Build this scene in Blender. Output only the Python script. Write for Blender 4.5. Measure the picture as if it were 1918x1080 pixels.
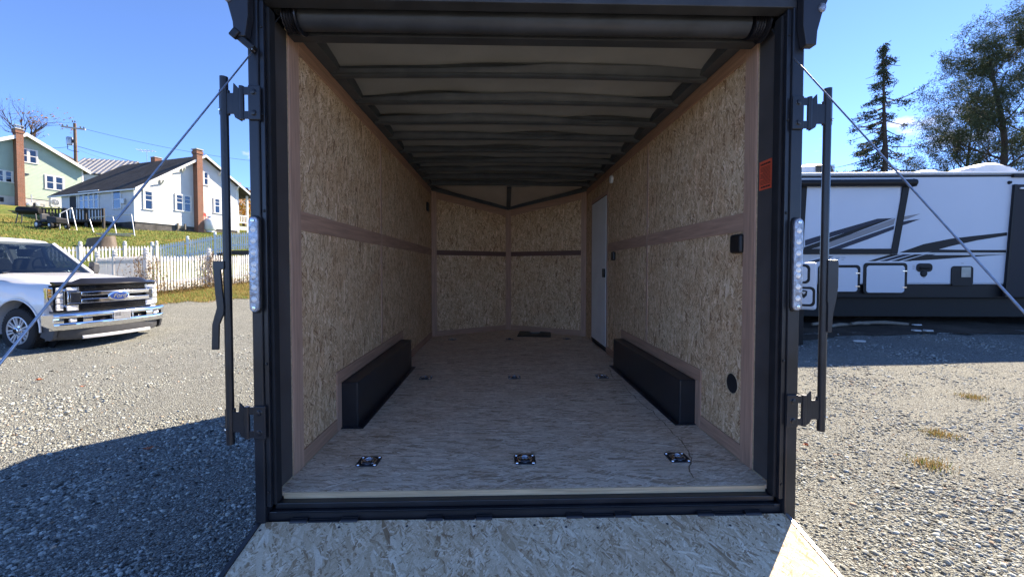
import bpy, bmesh, math, random
import numpy as np
from mathutils import Vector, Matrix, noise as mnoise
R = math.radians
PI = math.pi
random.seed(7)
RNG = np.random.default_rng(11)
for o in list(bpy.data.objects):
    bpy.data.objects.remove(o)
SC = bpy.context.scene
COL = SC.collection

# ---------------------------------------------------------------- camera, sky, sun, exposure
CAM_Z, FPX, YAW, PITCH, SHY = 1.608, 765.1, 0.0277, 0.0276, -17.2
cam_data = bpy.data.cameras.new('camera')
cam_data.sensor_width = 36.0
cam_data.lens = FPX / 1918 * 36.0
cam_data.shift_y = SHY / 1918
cam_data.clip_start = 0.02
cam_data.clip_end = 2000
cam = bpy.data.objects.new('camera', cam_data)
COL.objects.link(cam)
cam.location = (0, 0, CAM_Z)
cam.rotation_euler = (R(90) - PITCH, 0, -YAW)
SC.camera = cam

SUN_AZ, SUN_EL = R(47), R(37)          # azimuth from +Y towards +X
W = bpy.data.worlds.new('World'); SC.world = W
W.use_nodes = True
nt = W.node_tree; nt.nodes.clear()
wo = nt.nodes.new('ShaderNodeOutputWorld')
bg = nt.nodes.new('ShaderNodeBackground'); bg.inputs[1].default_value = 0.087
sky = nt.nodes.new('ShaderNodeTexSky'); sky.sky_type = 'NISHITA'; sky.sun_disc = False
sky.sun_elevation = SUN_EL; sky.sun_rotation = SUN_AZ
sky.air_density = 0.33; sky.dust_density = 0.0; sky.ozone_density = 9.0; sky.altitude = 0
# a few low fair-weather clouds all round the horizon
tc = nt.nodes.new('ShaderNodeTexCoord')
sepw = nt.nodes.new('ShaderNodeSeparateXYZ'); nt.links.new(tc.outputs['Generated'], sepw.inputs[0])
mapw = nt.nodes.new('ShaderNodeMapping'); mapw.inputs['Scale'].default_value = (1.0, 1.0, 2.6)
mapw.inputs['Location'].default_value = (6.056, 6.687, 10.885)
nt.links.new(tc.outputs['Generated'], mapw.inputs[0])
nzw = nt.nodes.new('ShaderNodeTexNoise'); nzw.inputs['Scale'].default_value = 5.0
nzw.inputs['Detail'].default_value = 9; nzw.inputs['Roughness'].default_value = 0.58
nt.links.new(mapw.outputs[0], nzw.inputs[0])
band = nt.nodes.new('ShaderNodeMapRange'); band.inputs[1].default_value = 0.10; band.inputs[2].default_value = 0.42
band.inputs[3].default_value = 0.553; band.inputs[4].default_value = 0.75
nt.links.new(sepw.outputs[2], band.inputs[0])
sub = nt.nodes.new('ShaderNodeMath'); sub.operation = 'SUBTRACT'
nt.links.new(nzw.outputs[0], sub.inputs[0]); nt.links.new(band.outputs[0], sub.inputs[1])
mulw = nt.nodes.new('ShaderNodeMath'); mulw.operation = 'MULTIPLY'; mulw.use_clamp = True
mulw.inputs[1].default_value = 9.0
nt.links.new(sub.outputs[0], mulw.inputs[0])
mixw = nt.nodes.new('ShaderNodeMix'); mixw.data_type = 'RGBA'
nt.links.new(mulw.outputs[0], mixw.inputs['Factor'])
nt.links.new(sky.outputs[0], mixw.inputs['A'])
mixw.inputs['B'].default_value = (2.3, 2.3, 2.35, 1)
nt.links.new(mixw.outputs['Result'], bg.inputs[0]); nt.links.new(bg.outputs[0], wo.inputs[0])

sun_d = bpy.data.lights.new('sun', 'SUN'); sun_d.energy = 2.1; sun_d.angle = R(0.5)
sun_d.color = (1.0, 0.93, 0.82)
sun = bpy.data.objects.new('sun', sun_d); COL.objects.link(sun)
sv = Vector((math.sin(SUN_AZ)*math.cos(SUN_EL), math.cos(SUN_AZ)*math.cos(SUN_EL), math.sin(SUN_EL)))
sun.rotation_euler = sv.to_track_quat('Z', 'Y').to_euler()
sun.location = (20, 20, 30)
vs = SC.view_settings
vs.view_transform = 'Standard'; vs.look = 'None'; vs.gamma = 1; vs.use_curve_mapping = False
vs.exposure = 2.92
vs.use_white_balance = True; vs.white_balance_temperature = 7500; vs.white_balance_tint = 12
SC.render.engine = 'CYCLES'
SC.cycles.max_bounces = 14; SC.cycles.diffuse_bounces = 10; SC.cycles.transparent_max_bounces = 12
SC.cycles.use_denoising = True
SC.cycles.sample_clamp_indirect = 6

def ray(px, py):
    u = (px - 959) / FPX; v = -(py - 540 - SHY) / FPX
    y = math.cos(PITCH) + v*math.sin(PITCH); z = -math.sin(PITCH) + v*math.cos(PITCH)
    X = math.cos(YAW)*u + math.sin(YAW)*y; Y = -math.sin(YAW)*u + math.cos(YAW)*y
    return Vector((X / Y, 1.0, z / Y))
def at(px, py, Y):
    return ray(px, py) * Y + Vector((0, 0, CAM_Z))
def wall_pt(px, py, P0, a):
    """distance along a wall that starts at P0 and runs at angle a, and the height, of the point seen there"""
    d = ray(px, py); ca, sa = math.cos(a), math.sin(a)
    # t*dx = P0x + s*ca ; t = P0y + s*sa
    s = (P0[0] - d.x*P0[1]) / (d.x*sa - ca)
    t = P0[1] + s*sa
    return s, CAM_Z + d.z*t

# ---------------------------------------------------------------- materials
MATS = {}
class NT:
    def __init__(s, name):
        m = bpy.data.materials.new(name); m.use_nodes = True
        s.m = m; s.t = m.node_tree; s.t.nodes.clear()
        s.out = s.n('ShaderNodeOutputMaterial')
        MATS[name] = m
    def n(s, typ, **kw):
        nd = s.t.nodes.new(typ)
        for k, v in kw.items():
            setattr(nd, k, v)
        return nd
    def l(s, a, b): s.t.links.new(a, b)
    def put(s, sock, v):
        if hasattr(v, 'is_output'): s.l(v, sock)
        elif isinstance(v, (tuple, list)): sock.default_value = tuple(v) + ((1,) if len(v) == 3 and sock.type == 'RGBA' else ())
        else: sock.default_value = v
    def math(s, op, a, b=0.0, clamp=False):
        nd = s.n('ShaderNodeMath', operation=op, use_clamp=clamp)
        s.put(nd.inputs[0], a); s.put(nd.inputs[1], b); return nd.outputs[0]
    def mix(s, f, a, b, blend='MIX'):
        nd = s.n('ShaderNodeMix', data_type='RGBA', blend_type=blend)
        s.put(nd.inputs['Factor'], f); s.put(nd.inputs['A'], a); s.put(nd.inputs['B'], b); return nd.outputs['Result']
    def mixf(s, f, a, b):
        nd = s.n('ShaderNodeMix', data_type='FLOAT')
        s.put(nd.inputs['Factor'], f); s.put(nd.inputs['A'], a); s.put(nd.inputs['B'], b); return nd.outputs['Result']
    def ramp(s, f, stops, interp='LINEAR'):
        nd = s.n('ShaderNodeValToRGB'); r = nd.color_ramp; r.interpolation = interp
        while len(r.elements) < len(stops): r.elements.new(0.5)
        for e, (p, c) in zip(r.elements, stops):
            e.position = p; e.color = tuple(c) + (1,)
        s.put(nd.inputs[0], f); return nd.outputs[0]
    def noise(s, vec, scale, detail=4, rough=0.55, dist=0.0):
        nd = s.n('ShaderNodeTexNoise'); nd.inputs['Scale'].default_value = scale
        nd.inputs['Detail'].default_value = detail; nd.inputs['Roughness'].default_value = rough
        nd.inputs['Distortion'].default_value = dist
        if vec is not None: s.l(vec, nd.inputs['Vector'])
        return nd
    def mapping(s, vec, scale=(1, 1, 1), rot=(0, 0, 0), loc=(0, 0, 0)):
        nd = s.n('ShaderNodeMapping'); nd.inputs['Scale'].default_value = scale
        nd.inputs['Rotation'].default_value = rot; nd.inputs['Location'].default_value = loc
        s.l(vec, nd.inputs[0]); return nd.outputs[0]
    def aniso(s, vec, ang, sx, sy): return s.mapping(s.mapping(vec, rot=(0, 0, R(ang))), scale=(sx, sy, 1))
    def coord(s, which='Object'): return s.n('ShaderNodeTexCoord').outputs[which]
    def bump(s, h, strength=0.3, dist=0.01):
        nd = s.n('ShaderNodeBump'); nd.inputs['Strength'].default_value = strength
        nd.inputs['Distance'].default_value = dist; s.l(h, nd.inputs['Height']); return nd.outputs[0]
    def bsdf(s, col, rough=0.6, metal=0.0, normal=None, spec=0.5, **kw):
        b = s.n('ShaderNodeBsdfPrincipled')
        s.put(b.inputs['Base Color'], col); s.put(b.inputs['Roughness'], rough); s.put(b.inputs['Metallic'], metal)
        b.inputs['Specular IOR Level'].default_value = spec
        if normal is not None: s.l(normal, b.inputs['Normal'])
        for k, v in kw.items(): s.put(b.inputs[k.replace('_', ' ')], v)
        s.l(b.outputs[0], s.out.inputs[0]); return b

def plain(name, col, rough=0.6, metal=0.0, spec=0.5, var=0.12, scale=8, bump=0.0, bscale=60, **kw):
    t = NT(name); c = t.coord()
    nz = t.noise(c, scale, 5)
    lo = tuple(x*(1-var) for x in col); hi = tuple(min(1, x*(1+var)) for x in col)
    colr = t.ramp(nz.outputs[0], [(0.3, lo), (0.7, hi)])
    rg = t.mixf(nz.outputs[0], rough*0.8, min(1, rough*1.2))
    nrm = None
    if bump:
        nrm = t.bump(t.noise(c, bscale, 4).outputs[0], bump, 0.004)
    t.bsdf(colr, rg, metal, nrm, spec, **kw)
    return t.m

def osb(name, angles, fl=0.075, fw=0.017, stops=None, dirt=0.25, hue=(1, 1, 1), spread=1.0, stain=None):
    """oriented strand board: overlapping layers of long flat strands, each strand with its own tone"""
    t = NT(name)
    uv = t.coord('UV')
    oi = t.n('ShaderNodeObjectInfo')
    off = t.n('ShaderNodeVectorMath', operation='SCALE'); off.inputs[0].default_value = (37.1, 19.7, 0)
    t.l(oi.outputs['Random'], off.inputs['Scale'])
    add = t.n('ShaderNodeVectorMath', operation='ADD'); t.l(uv, add.inputs[0]); t.l(off.outputs[0], add.inputs[1])
    base = add.outputs[0]
    wob = t.noise(base, 9, 3)
    wv = t.n('ShaderNodeVectorMath', operation='MULTIPLY_ADD')
    t.l(wob.outputs['Color'], wv.inputs[0]); wv.inputs[1].default_value = (0.018, 0.018, 0); t.l(base, wv.inputs[2])
    bp, bc = None, None
    for k, a in enumerate(angles):
        s = (1.0, .62, 1.45, .5, .85, 1.9, .4)[k % 7]
        mp = t.mapping(wv.outputs[0], rot=(0, 0, R(a)), loc=(3.3*k, 7.7*k, 0))
        mp = t.mapping(mp, scale=(1/(fl*s), 1/(fw*s), 1))
        vo = t.n('ShaderNodeTexVoronoi', voronoi_dimensions='2D', distance='CHEBYCHEV' if k % 3 else 'EUCLIDEAN'); vo.inputs['Scale'].default_value = 1
        vo.inputs['Randomness'].default_value = 1
        t.l(mp, vo.inputs['Vector'])
        sp = t.n('ShaderNodeSeparateColor'); t.l(vo.outputs['Color'], sp.inputs[0])
        # long grain inside the strand and rounding off at its rim
        tone = t.math('ADD', sp.outputs[1], t.math('MULTIPLY', vo.outputs['Distance'], -0.16*spread))
        if bp is None: bp, bc = sp.outputs[0], tone
        else:
            g = t.math('GREATER_THAN', sp.outputs[0], bp)
            bc = t.mixf(g, bc, tone); bp = t.math('MAXIMUM', bp, sp.outputs[0])
    gr = t.noise(t.aniso(wv.outputs[0], angles[0], 18, 260), 1, 4)
    bc = t.math('ADD', bc, t.math('MULTIPLY', t.math('SUBTRACT', gr.outputs[0], 0.5), 0.35))
    stops = stops or [(0.0, (.27, .175, .105)), (0.10, (.47, .335, .215)), (0.4, (.60, .475, .33)), (0.75, (.70, .60, .455)), (1.0, (.87, .80, .67))]
    col = t.ramp(bc, stops)
    big = t.noise(base, 2.6, 5, .6)
    col = t.mix(t.math('MULTIPLY', t.math('SUBTRACT', big.outputs[0], .42, True), dirt*7, True), col, t.mix(1, col, (.80, .64, .52), 'MULTIPLY'))
    pale = t.noise(t.mapping(base, loc=(5, 9, 0)), 6.5, 5, .65)
    col = t.mix(t.math('MULTIPLY', t.math('SUBTRACT', pale.outputs[0], .54, True), 5, True), col, t.mix(1, col, (1.22, 1.22, 1.24), 'MULTIPLY'))
    fine = t.noise(base, 170, 3, .7)
    col = t.mix(1, col, t.ramp(fine.outputs[0], [(.3, (.80, .78, .76)), (.7, (1.12, 1.12, 1.12))]), 'MULTIPLY')
    # dark gaps between strands
    dk = t.noise(t.aniso(wv.outputs[0], angles[1], 14, 85), 1, 3, 0.6)
    col = t.mix(t.math('MULTIPLY', t.math('SUBTRACT', dk.outputs[0], 0.63, True), 8, True), col, (.15, .095, .06))
    sp2 = t.noise(t.aniso(base, angles[2], 30, 120), 1, 2, .5)
    col = t.mix(t.math('MULTIPLY', t.math('SUBTRACT', sp2.outputs[0], 0.70, True), 14, True), col, (.12, .075, .048))
    col = t.mix(1, col, hue, 'MULTIPLY')
    if stain:
        sn = t.noise(t.mapping(uv, scale=(5, 1.2, 1)), 1.4, 5, 0.65)
        col = t.mix(t.math('MULTIPLY', t.math('SUBTRACT', sn.outputs[0], 0.6, True), stain, True), col, (.20, .12, .06))
    h = t.math('ADD', bp, t.math('MULTIPLY', gr.outputs[0], 0.4))
    t.bsdf(col, 0.72, 0, t.bump(h, 0.35, 0.002), 0.35)
    return t.m

osb('osb_wall', [84, 60, 108, 128, 35, 95, 150], fl=0.052, fw=0.0108, hue=(1.13, .975, .83))
osb('osb_floor', [2, -14, 12, 24, -28, 4], fl=0.075, fw=0.0105, hue=(1.19, 1.15, 1.10), dirt=0.2, stain=2.0,
    stops=[(0.0, (.36, .26, .175)), (0.10, (.54, .42, .31)), (0.4, (.64, .53, .41)), (0.75, (.72, .63, .51)), (1.0, (.84, .78, .68))])
osb('osb_ramp', [66, 48, 88, 112, 20, 60, 140], fl=0.056, fw=0.0115, dirt=0.22, hue=(1.12, 1.05, .94),
    stops=[(0.0, (.34, .235, .15)), (0.08, (.52, .40, .28)), (0.4, (.64, .54, .41)), (0.75, (.72, .64, .515)), (1.0, (.88, .83, .73))])
def wood(name, col, ang=90, var=0.3):
    t = NT(name); uv = t.coord('UV')
    oi = t.n('ShaderNodeObjectInfo')
    off = t.n('ShaderNodeVectorMath', operation='SCALE'); off.inputs[0].default_value = (13.1, 9.7, 0); t.l(oi.outputs['Random'], off.inputs['Scale'])
    add = t.n('ShaderNodeVectorMath', operation='ADD'); t.l(uv, add.inputs[0]); t.l(off.outputs[0], add.inputs[1])
    g = t.noise(t.aniso(add.outputs[0], ang, 3, 60), 1, 5, 0.6, 0.6)
    c = t.ramp(g.outputs[0], [(0.25, tuple(x*(1-var) for x in col)), (0.75, tuple(x*(1+var) for x in col))])
    c = t.mix(t.math('MULTIPLY', oi.outputs['Random'], 0.3), c, t.mix(1, c, (.7, .62, .55), 'MULTIPLY'))
    t.bsdf(c, 0.6, 0, t.bump(g.outputs[0], 0.15, 0.002), 0.35)
    return t.m
wood('luan', (.50, .31, .22)); wood('luan_across', (.47, .28, .19), 0)
wood('luan_dark', (.17, .09, .07), 0)
wood('edge_grain', (.52, .40, .26), 0, 0.35)
wood('grey_wood', (.22, .19, .15), 90, 0.4)
wood('dark_wood', (.035, .03, .027), 90, 0.4)
plain('black_metal', (.014, .015, .019), 0.33, 0, 0.5, 0.35, 5, 0.04, 90)
plain('black_skin', (.02, .02, .024), 0.3, 0, 0.5, 0.3, 2)
plain('jamb_black', (.075, .066, .062), 0.6, 0, 0.3, 0.2, 4, 0.05, 120)
plain('rubber', (.016, .016, .018), 0.75, 0, 0.3, 0.3, 12, 0.1, 140)
plain('cap_tan', (.52, .45, .37), .8, 0, .2, .1, 3)
plain('bow_steel', (.07, .079, .084), 0.5, 0.0, 0.5, 0.3, 5, 0.05, 50)
plain('liner', (.28, .28, .262), 0.8, 0, 0.2, 0.1, 3, 0.08, 220)
plain('black_plastic', (.012, .012, .013), 0.45, 0, 0.4, 0.25, 20, 0.05, 200)
plain('galvanised', (.72, .74, .77), 0.22, 1.0, 0.5, 0.18, 18)
plain('dark_zinc', (.05, .05, .06), 0.35, 0.7, 0.5, 0.3, 18)
plain('cable_steel', (.50, .53, .58), 0.35, 0.9, 0.5, 0.15, 60)
plain('chrome', (.78, .79, .81), 0.07, 1.0, 0.5, 0.05, 4)
plain('satin_alloy', (.62, .62, .63), 0.3, 0.9, 0.5, 0.1, 6)
plain('rim_silver', (.62, .62, .63), .3, .35, .5, .08, 6)
plain('white_plastic', (.75, .75, .73), 0.4, 0, 0.5, 0.06, 8)
plain('door_white', (.80, .80, .78), 0.45, 0, 0.4, 0.06, 3)
plain('sticker_red', (.72, .10, .045), 0.5, 0, 0.4, 0.06, 10)
plain('print_dark', (.05, .015, .012), 0.6)
plain('reflector_red', (.62, .02, .015), 0.25, 0, 0.6, 0.2, 40)
plain('tube_paint', (.04, .043, .048), .45, 0, .4, .3, 6)
plain('lamp_clear', (.26, .28, .33), 0.12, 0.4, 0.8, 0.45, 45, 0.6, 70)
plain('led', (.85, .85, .82), 0.2, 0, 0.6, 0.1, 30)
plain('stain_brown', (.27, .18, .11), 0.8, 0, 0.2, 0.4, 30)

# ---------------------------------------------------------------- mesh helpers
ORG = {}
class MB:
    """collects boxes, prisms, tubes and lathes; build() links them as one object"""
    def __init__(s, off=(0, 0, 0)):
        s.v = []; s.f = []; s.mi = []; s.cur = 0; s.off = Vector(off); s.M = None
    def _add(s, vs, fs):
        b = len(s.v)
        for p in vs:
            p = Vector(p)
            if s.M is not None: p = s.M @ p
            s.v.append(p + s.off)
        for f in fs:
            s.f.append(tuple(i + b for i in f)); s.mi.append(s.cur)
        return s
    def box(s, x0, x1, y0, y1, z0, z1):
        return s._add([(x0,y0,z0),(x1,y0,z0),(x1,y1,z0),(x0,y1,z0),(x0,y0,z1),(x1,y0,z1),(x1,y1,z1),(x0,y1,z1)],
                      [(0,3,2,1),(4,5,6,7),(0,1,5,4),(1,2,6,5),(2,3,7,6),(3,0,4,7)])
    def bar(s, p0, p1, w, h, up=(0, 0, 1)):
        p0, p1 = Vector(p0), Vector(p1); d = (p1-p0).normalized(); u = Vector(up)
        x = d.cross(u)
        if x.length < 1e-5: x = d.cross(Vector((1, 0, 0)))
        x.normalize(); z = x.cross(d).normalized()
        a, b = x*w/2, z*h/2
        return s._add([p0-a-b, p0+a-b, p0+a+b, p0-a+b, p1-a-b, p1+a-b, p1+a+b, p1-a+b],
                      [(0,1,2,3),(7,6,5,4),(0,4,5,1),(1,5,6,2),(2,6,7,3),(3,7,4,0)])
    def prism(s, poly, axis, a0, a1):
        """poly: 2D points in the other two axes (in x,y,z order), extruded along axis from a0 to a1"""
        n = len(poly)
        def mk(p, a):
            return {'x': (a, p[0], p[1]), 'y': (p[0], a, p[1]), 'z': (p[0], p[1], a)}[axis]
        vs = [mk(p, a0) for p in poly] + [mk(p, a1) for p in poly]
        fs = [tuple(range(n)), tuple(reversed(range(n, 2*n)))]
        for i in range(n):
            j = (i+1) % n; fs.append((i, i+n, j+n, j))
        return s._add(vs, fs)
    def tube(s, pts, r, n=10, cap=True):
        pts = [Vector(p) for p in pts]; rr = r if isinstance(r, (list, tuple)) else [r]*len(pts)
        vs = []; fs = []; prev = None
        for i, p in enumerate(pts):
            d = (pts[min(i+1, len(pts)-1)] - pts[max(i-1, 0)]).normalized()
            if prev is None:
                x = d.cross(Vector((0.13, 0.31, 0.94)))
                if x.length < 0.2: x = d.cross(Vector((1, 0, 0)))
            else:
                x = prev - d*prev.dot(d)
            x.normalize(); prev = x; y = d.cross(x)
            for k in range(n):
                a = 2*PI*k/n; vs.append(p + (x*math.cos(a) + y*math.sin(a))*rr[i])
        for i in range(len(pts)-1):
            for k in range(n):
                k2 = (k+1) % n
                fs.append((i*n+k, i*n+k2, (i+1)*n+k2, (i+1)*n+k))
        if cap:
            fs.append(tuple(reversed(range(n)))); fs.append(tuple(range((len(pts)-1)*n, len(pts)*n)))
        return s._add(vs, fs)
    def lathe(s, c, prof, axis='z', n=24, sx=1.0):
        """prof: (radius, height) along axis; closed ends where radius is 0"""
        vs = []; fs = []; c = Vector(c)
        ax = {'x': (Vector((0,1,0)), Vector((0,0,1)), Vector((1,0,0))), 'y': (Vector((0,0,1)), Vector((1,0,0)), Vector((0,1,0))), 'z': (Vector((1,0,0)), Vector((0,1,0)), Vector((0,0,1)))}[axis]
        for r, h in prof:
            for k in range(n):
                a = 2*PI*k/n; vs.append(c + ax[0]*r*math.cos(a)*sx + ax[1]*r*math.sin(a) + ax[2]*h)
        for i in range(len(prof)-1):
            for k in range(n):
                k2 = (k+1) % n
                fs.append((i*n+k, i*n+k2, (i+1)*n+k2, (i+1)*n+k))
        if prof[0][0] > 1e-6: fs.append(tuple(reversed(range(n))))
        if prof[-1][0] > 1e-6: fs.append(tuple(range((len(prof)-1)*n, len(prof)*n)))
        return s._add(vs, fs)
    def loft(s, rings, cap=True, closed=True):
        n = len(rings[0]); vs = [p for r in rings for p in r]; fs = []
        for i in range(len(rings)-1):
            for k in range(n if closed else n-1):
                k2 = (k+1) % n
                fs.append((i*n+k, i*n+k2, (i+1)*n+k2, (i+1)*n+k))
        if cap:
            fs.append(tuple(reversed(range(n)))); fs.append(tuple(range((len(rings)-1)*n, len(rings)*n)))
        return s._add(vs, fs)
    def quad(s, a, b, c, d): return s._add([a, b, c, d], [(0, 1, 2, 3)])
    def build(s, name, mats, parent=None, bevel=0, smooth=None, segs=2, fixn=True):
        me = bpy.data.meshes.new(name)
        vs = s.v
        lo = Vector((min(p.x for p in vs), min(p.y for p in vs), min(p.z for p in vs)))
        hi = Vector((max(p.x for p in vs), max(p.y for p in vs), max(p.z for p in vs)))
        c = (lo + hi) / 2
        me.from_pydata([p - c for p in vs], [], s.f)
        if isinstance(mats, str): mats = [mats]
        for m in mats: me.materials.append(MATS[m])
        me.polygons.foreach_set('material_index', s.mi)
        if fixn:
            bm = bmesh.new(); bm.from_mesh(me); bmesh.ops.recalc_face_normals(bm, faces=bm.faces); bm.to_mesh(me); bm.free()
        uvl = me.uv_layers.new(name='uv')
        Z = Vector((0, 0, 1))
        for p in me.polygons:
            n = p.normal
            if abs(n.z) > 0.8: U, V = Vector((1, 0, 0)), Vector((0, 1, 0))
            else:
                U = Z.cross(n)
                U = U.normalized() if U.length > 1e-6 else Vector((1, 0, 0)); V = Z
            for li in p.loop_indices:
                q = me.vertices[me.loops[li].vertex_index].co + c
                uvl.data[li].uv = (q.dot(U), q.dot(V))
        if smooth is not None:
            me.shade_smooth(); me.set_sharp_from_angle(angle=R(smooth))
        ob = bpy.data.objects.new(name, me); COL.objects.link(ob)
        if parent is not None:
            ob.parent = parent; ob.location = c - ORG.get(parent.name, Vector((0, 0, 0)))
        else:
            ob.location = c
        ORG[ob.name] = c
        if bevel:
            b = ob.modifiers.new('bevel', 'BEVEL'); b.width = bevel; b.segments = segs; b.limit_method = 'ANGLE'; b.angle_limit = R(40)
            b.harden_normals = False
        return ob

def thing(name, label, cat, loc=(0, 0, 0), rz=0, group=None):
    o = bpy.data.objects.new(name, None); COL.objects.link(o)
    o.empty_display_size = 0.2
    o.location = loc; o.rotation_euler = (0, 0, rz)
    o['label'] = label; o['category'] = cat
    if group: o['group'] = group
    ORG[o.name] = Vector((0, 0, 0))
    return o
def tag(o, label, cat, group=None):
    o['label'] = label; o['category'] = cat
    if group: o['group'] = group
    return o
def kind(o, k): o['kind'] = k; return o
def share(o, parent, loc, name=None, rot=None):
    """another copy of a piece (mesh data shared) at loc in the parent's own space"""
    c = o.copy(); COL.objects.link(c); c.parent = parent
    c.location = Vector(loc) - ORG.get(parent.name, Vector((0, 0, 0))); ORG[c.name] = Vector(loc)
    if rot is not None: c.rotation_euler = rot
    return c
def copy_tree(o, parent=None):
    c = o.copy(); COL.objects.link(c); c.parent = parent
    ORG[c.name] = ORG.get(o.name, Vector((0, 0, 0))).copy()
    for ch in list(o.children):
        copy_tree(ch, c)
    return c
def raw_mesh(name, verts, faces_n, loops, mats, parent=None, colors=None, smooth=False):
    """large meshes straight from numpy: every face has faces_n corners"""
    me = bpy.data.meshes.new(name)
    nv, nl = len(verts), len(loops); nf = nl // faces_n
    me.vertices.add(nv); me.vertices.foreach_set('co', np.asarray(verts, np.float32).ravel())
    me.loops.add(nl); me.loops.foreach_set('vertex_index', np.asarray(loops, np.int32))
    me.polygons.add(nf); me.polygons.foreach_set('loop_start', np.arange(0, nl, faces_n, dtype=np.int32))
    me.polygons.foreach_set('loop_total', np.full(nf, faces_n, np.int32))
    if smooth: me.polygons.foreach_set('use_smooth', np.ones(nf, bool))
    if colors is not None:
        a = me.color_attributes.new('tone', 'FLOAT_COLOR', 'POINT')
        a.data.foreach_set('color', np.asarray(colors, np.float32).ravel())
    me.update(calc_edges=True); me.validate()
    for m in ([mats] if isinstance(mats, str) else mats): me.materials.append(MATS[m])
    ob = bpy.data.objects.new(name, me); COL.objects.link(ob)
    if parent is not None: ob.parent = parent
    return ob
def text_obj(name, s, size, mat, parent, M, extrude=0.001, shear=0.0, bold=0.0):
    cu = bpy.data.curves.new(name, 'FONT'); cu.body = s; cu.size = size; cu.extrude = extrude; cu.shear = shear
    cu.align_x = 'CENTER'; cu.align_y = 'CENTER'; cu.offset = bold; cu.resolution_u = 3
    tmp = bpy.data.objects.new('tmp_text', cu); COL.objects.link(tmp)
    bpy.context.view_layer.update()
    me = bpy.data.meshes.new_from_object(tmp.evaluated_get(bpy.context.evaluated_depsgraph_get()))
    bpy.data.objects.remove(tmp)
    me.transform(M); me.materials.clear(); me.materials.append(MATS[mat]); me.name = name
    ob = bpy.data.objects.new(name, me); COL.objects.link(ob); ob.parent = parent
    if parent is not None:
        ob.location = -ORG.get(parent.name, Vector((0, 0, 0)))
    ORG[ob.name] = Vector((0, 0, 0))
    return ob
# ---------------------------------------------------------------- terrain
def smooth(t): t = max(0.0, min(1.0, t)); return t*t*(3-2*t)
_TD = [(-200, 0), (9, 0), (11.5, .06), (14, .30), (18, .86), (22, 1.28), (28, 2.0), (44, 4.62), (66, 8.1), (100, 13), (160, 18), (400, 22)]
def bank_d(x, y): return -.77*x + .64*y
def ground_z(x, y):
    d = bank_d(x, y)
    for (a, za), (b, zb) in zip(_TD, _TD[1:]):
        if d <= b:
            z = za + (zb-za)*(d-a)/(b-a); break
    else: z = 22
    if x > 0:
        z = z*(1-smooth(x/8)) + .12*smooth((x-4)/6)*smooth((y-3)/4)
    return z

# ---------------------------------------------------------------- the cargo trailer (floor at z = .56)
TX, TY, FZ = 0.131, 1.87, 0.56
trailer = thing('cargo_trailer', 'black enclosed cargo trailer standing open with its ramp door let down', 'cargo trailer', (TX, TY, 0))
def TM(): return MB((0, -TY, FZ))
def tp(name, mb, mats, bevel=0, smooth=None, parent=None, label=None):
    o = mb.build(name, mats, parent or trailer, bevel, smooth)
    if label: o['label'] = label
    return o
D, J, F, T, HI, HT = 1.913, 2.066, 6.217, 6.96, 2.235, 2.05
HW, OW = 1.18, 1.262
# outside skin, roof, nose and frame below
for sx in (-1, 1):
    m = TM(); m.box(min(sx*1.20, sx*1.255), max(sx*1.20, sx*1.255), 1.90, F+.02, -.20, 2.36); tp('side_skin', m, 'black_skin')
m = TM(); m.prism([(-1.255, F+.02), (0, 7.12), (1.255, F+.02), (1.20, F+.02), (0, 7.06), (-1.20, F+.02)], 'z', -.20, 2.36); tp('nose_skin', m, 'black_skin')
m = TM(); m.prism([(-1.255, 1.80), (1.255, 1.80), (1.255, F+.02), (0, 7.12), (-1.255, F+.02)], 'z', 2.362, 2.40); tp('roof', m, 'black_skin')
m = TM(); m.prism([(-1.20, 1.92), (1.20, 1.92), (1.20, F), (0, 7.04), (-1.20, F)], 'z', -.05, -.021); tp('underfloor', m, 'black_metal')
m = TM()
for x in (-1.1, -.4, .4, 1.1): m.box(x-.04, x+.04, 1.95, 6.2, -.20, -.052)
m.bar((-1.1, 6.2, -.13), (-.05, 8.3, -.13), .08, .13); m.bar((1.1, 6.2, -.13), (.05, 8.3, -.13), .08, .13); m.box(-.12, .12, 8.2, 8.5, -.18, -.06)
tp('chassis', m, 'black_metal')
for y in (3.05, 3.93):
    for sx in (-1, 1):
        m = TM(); m.lathe((sx*1.165, y, -.24), [(.0, -.075), (.2, -.075), (.30, -.07), (.315, -.05), (.315, .05), (.30, .07), (.2, .075), (0, .075)], 'x', 24)
        w = tp('wheel', m, 'rubber', smooth=40)
        m = TM(); m.lathe((sx*1.242, y, -.24), [(.0, 0), (.17, 0), (.19, sx*.02), (.0, sx*.02)], 'x', 20); tp('rim', m, 'satin_alloy', smooth=40, parent=w)
m = TM()
for y in (3.05, 3.93): m.box(-1.0, 1.0, y-.04, y+.04, -.27, -.19)
tp('axle', m, 'black_metal')

# floor, one sheet per piece of decking, and the pale sawn lip at the back
for y0, y1 in ((D+.004, 3.12), (3.123, 4.34), (4.343, 5.56)):
    m = TM(); m.box(-HW, HW, y0, y1, -.02, 0); tp('floor_board', m, 'osb_floor')
m = TM(); m.prism([(-HW, 5.563), (HW, 5.563), (HW, F), (0, T), (-HW, F)], 'z', -.02, 0); tp('floor_board', m, 'osb_floor')
m = TM(); m.prism([(-HW+.035, D-.003), (HW-.035, D-.003), (HW-.035, D+.003), (-HW+.035, D+.003)], 'z', -.029, -.001); tp('floor_lip', m, 'edge_grain')
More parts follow.
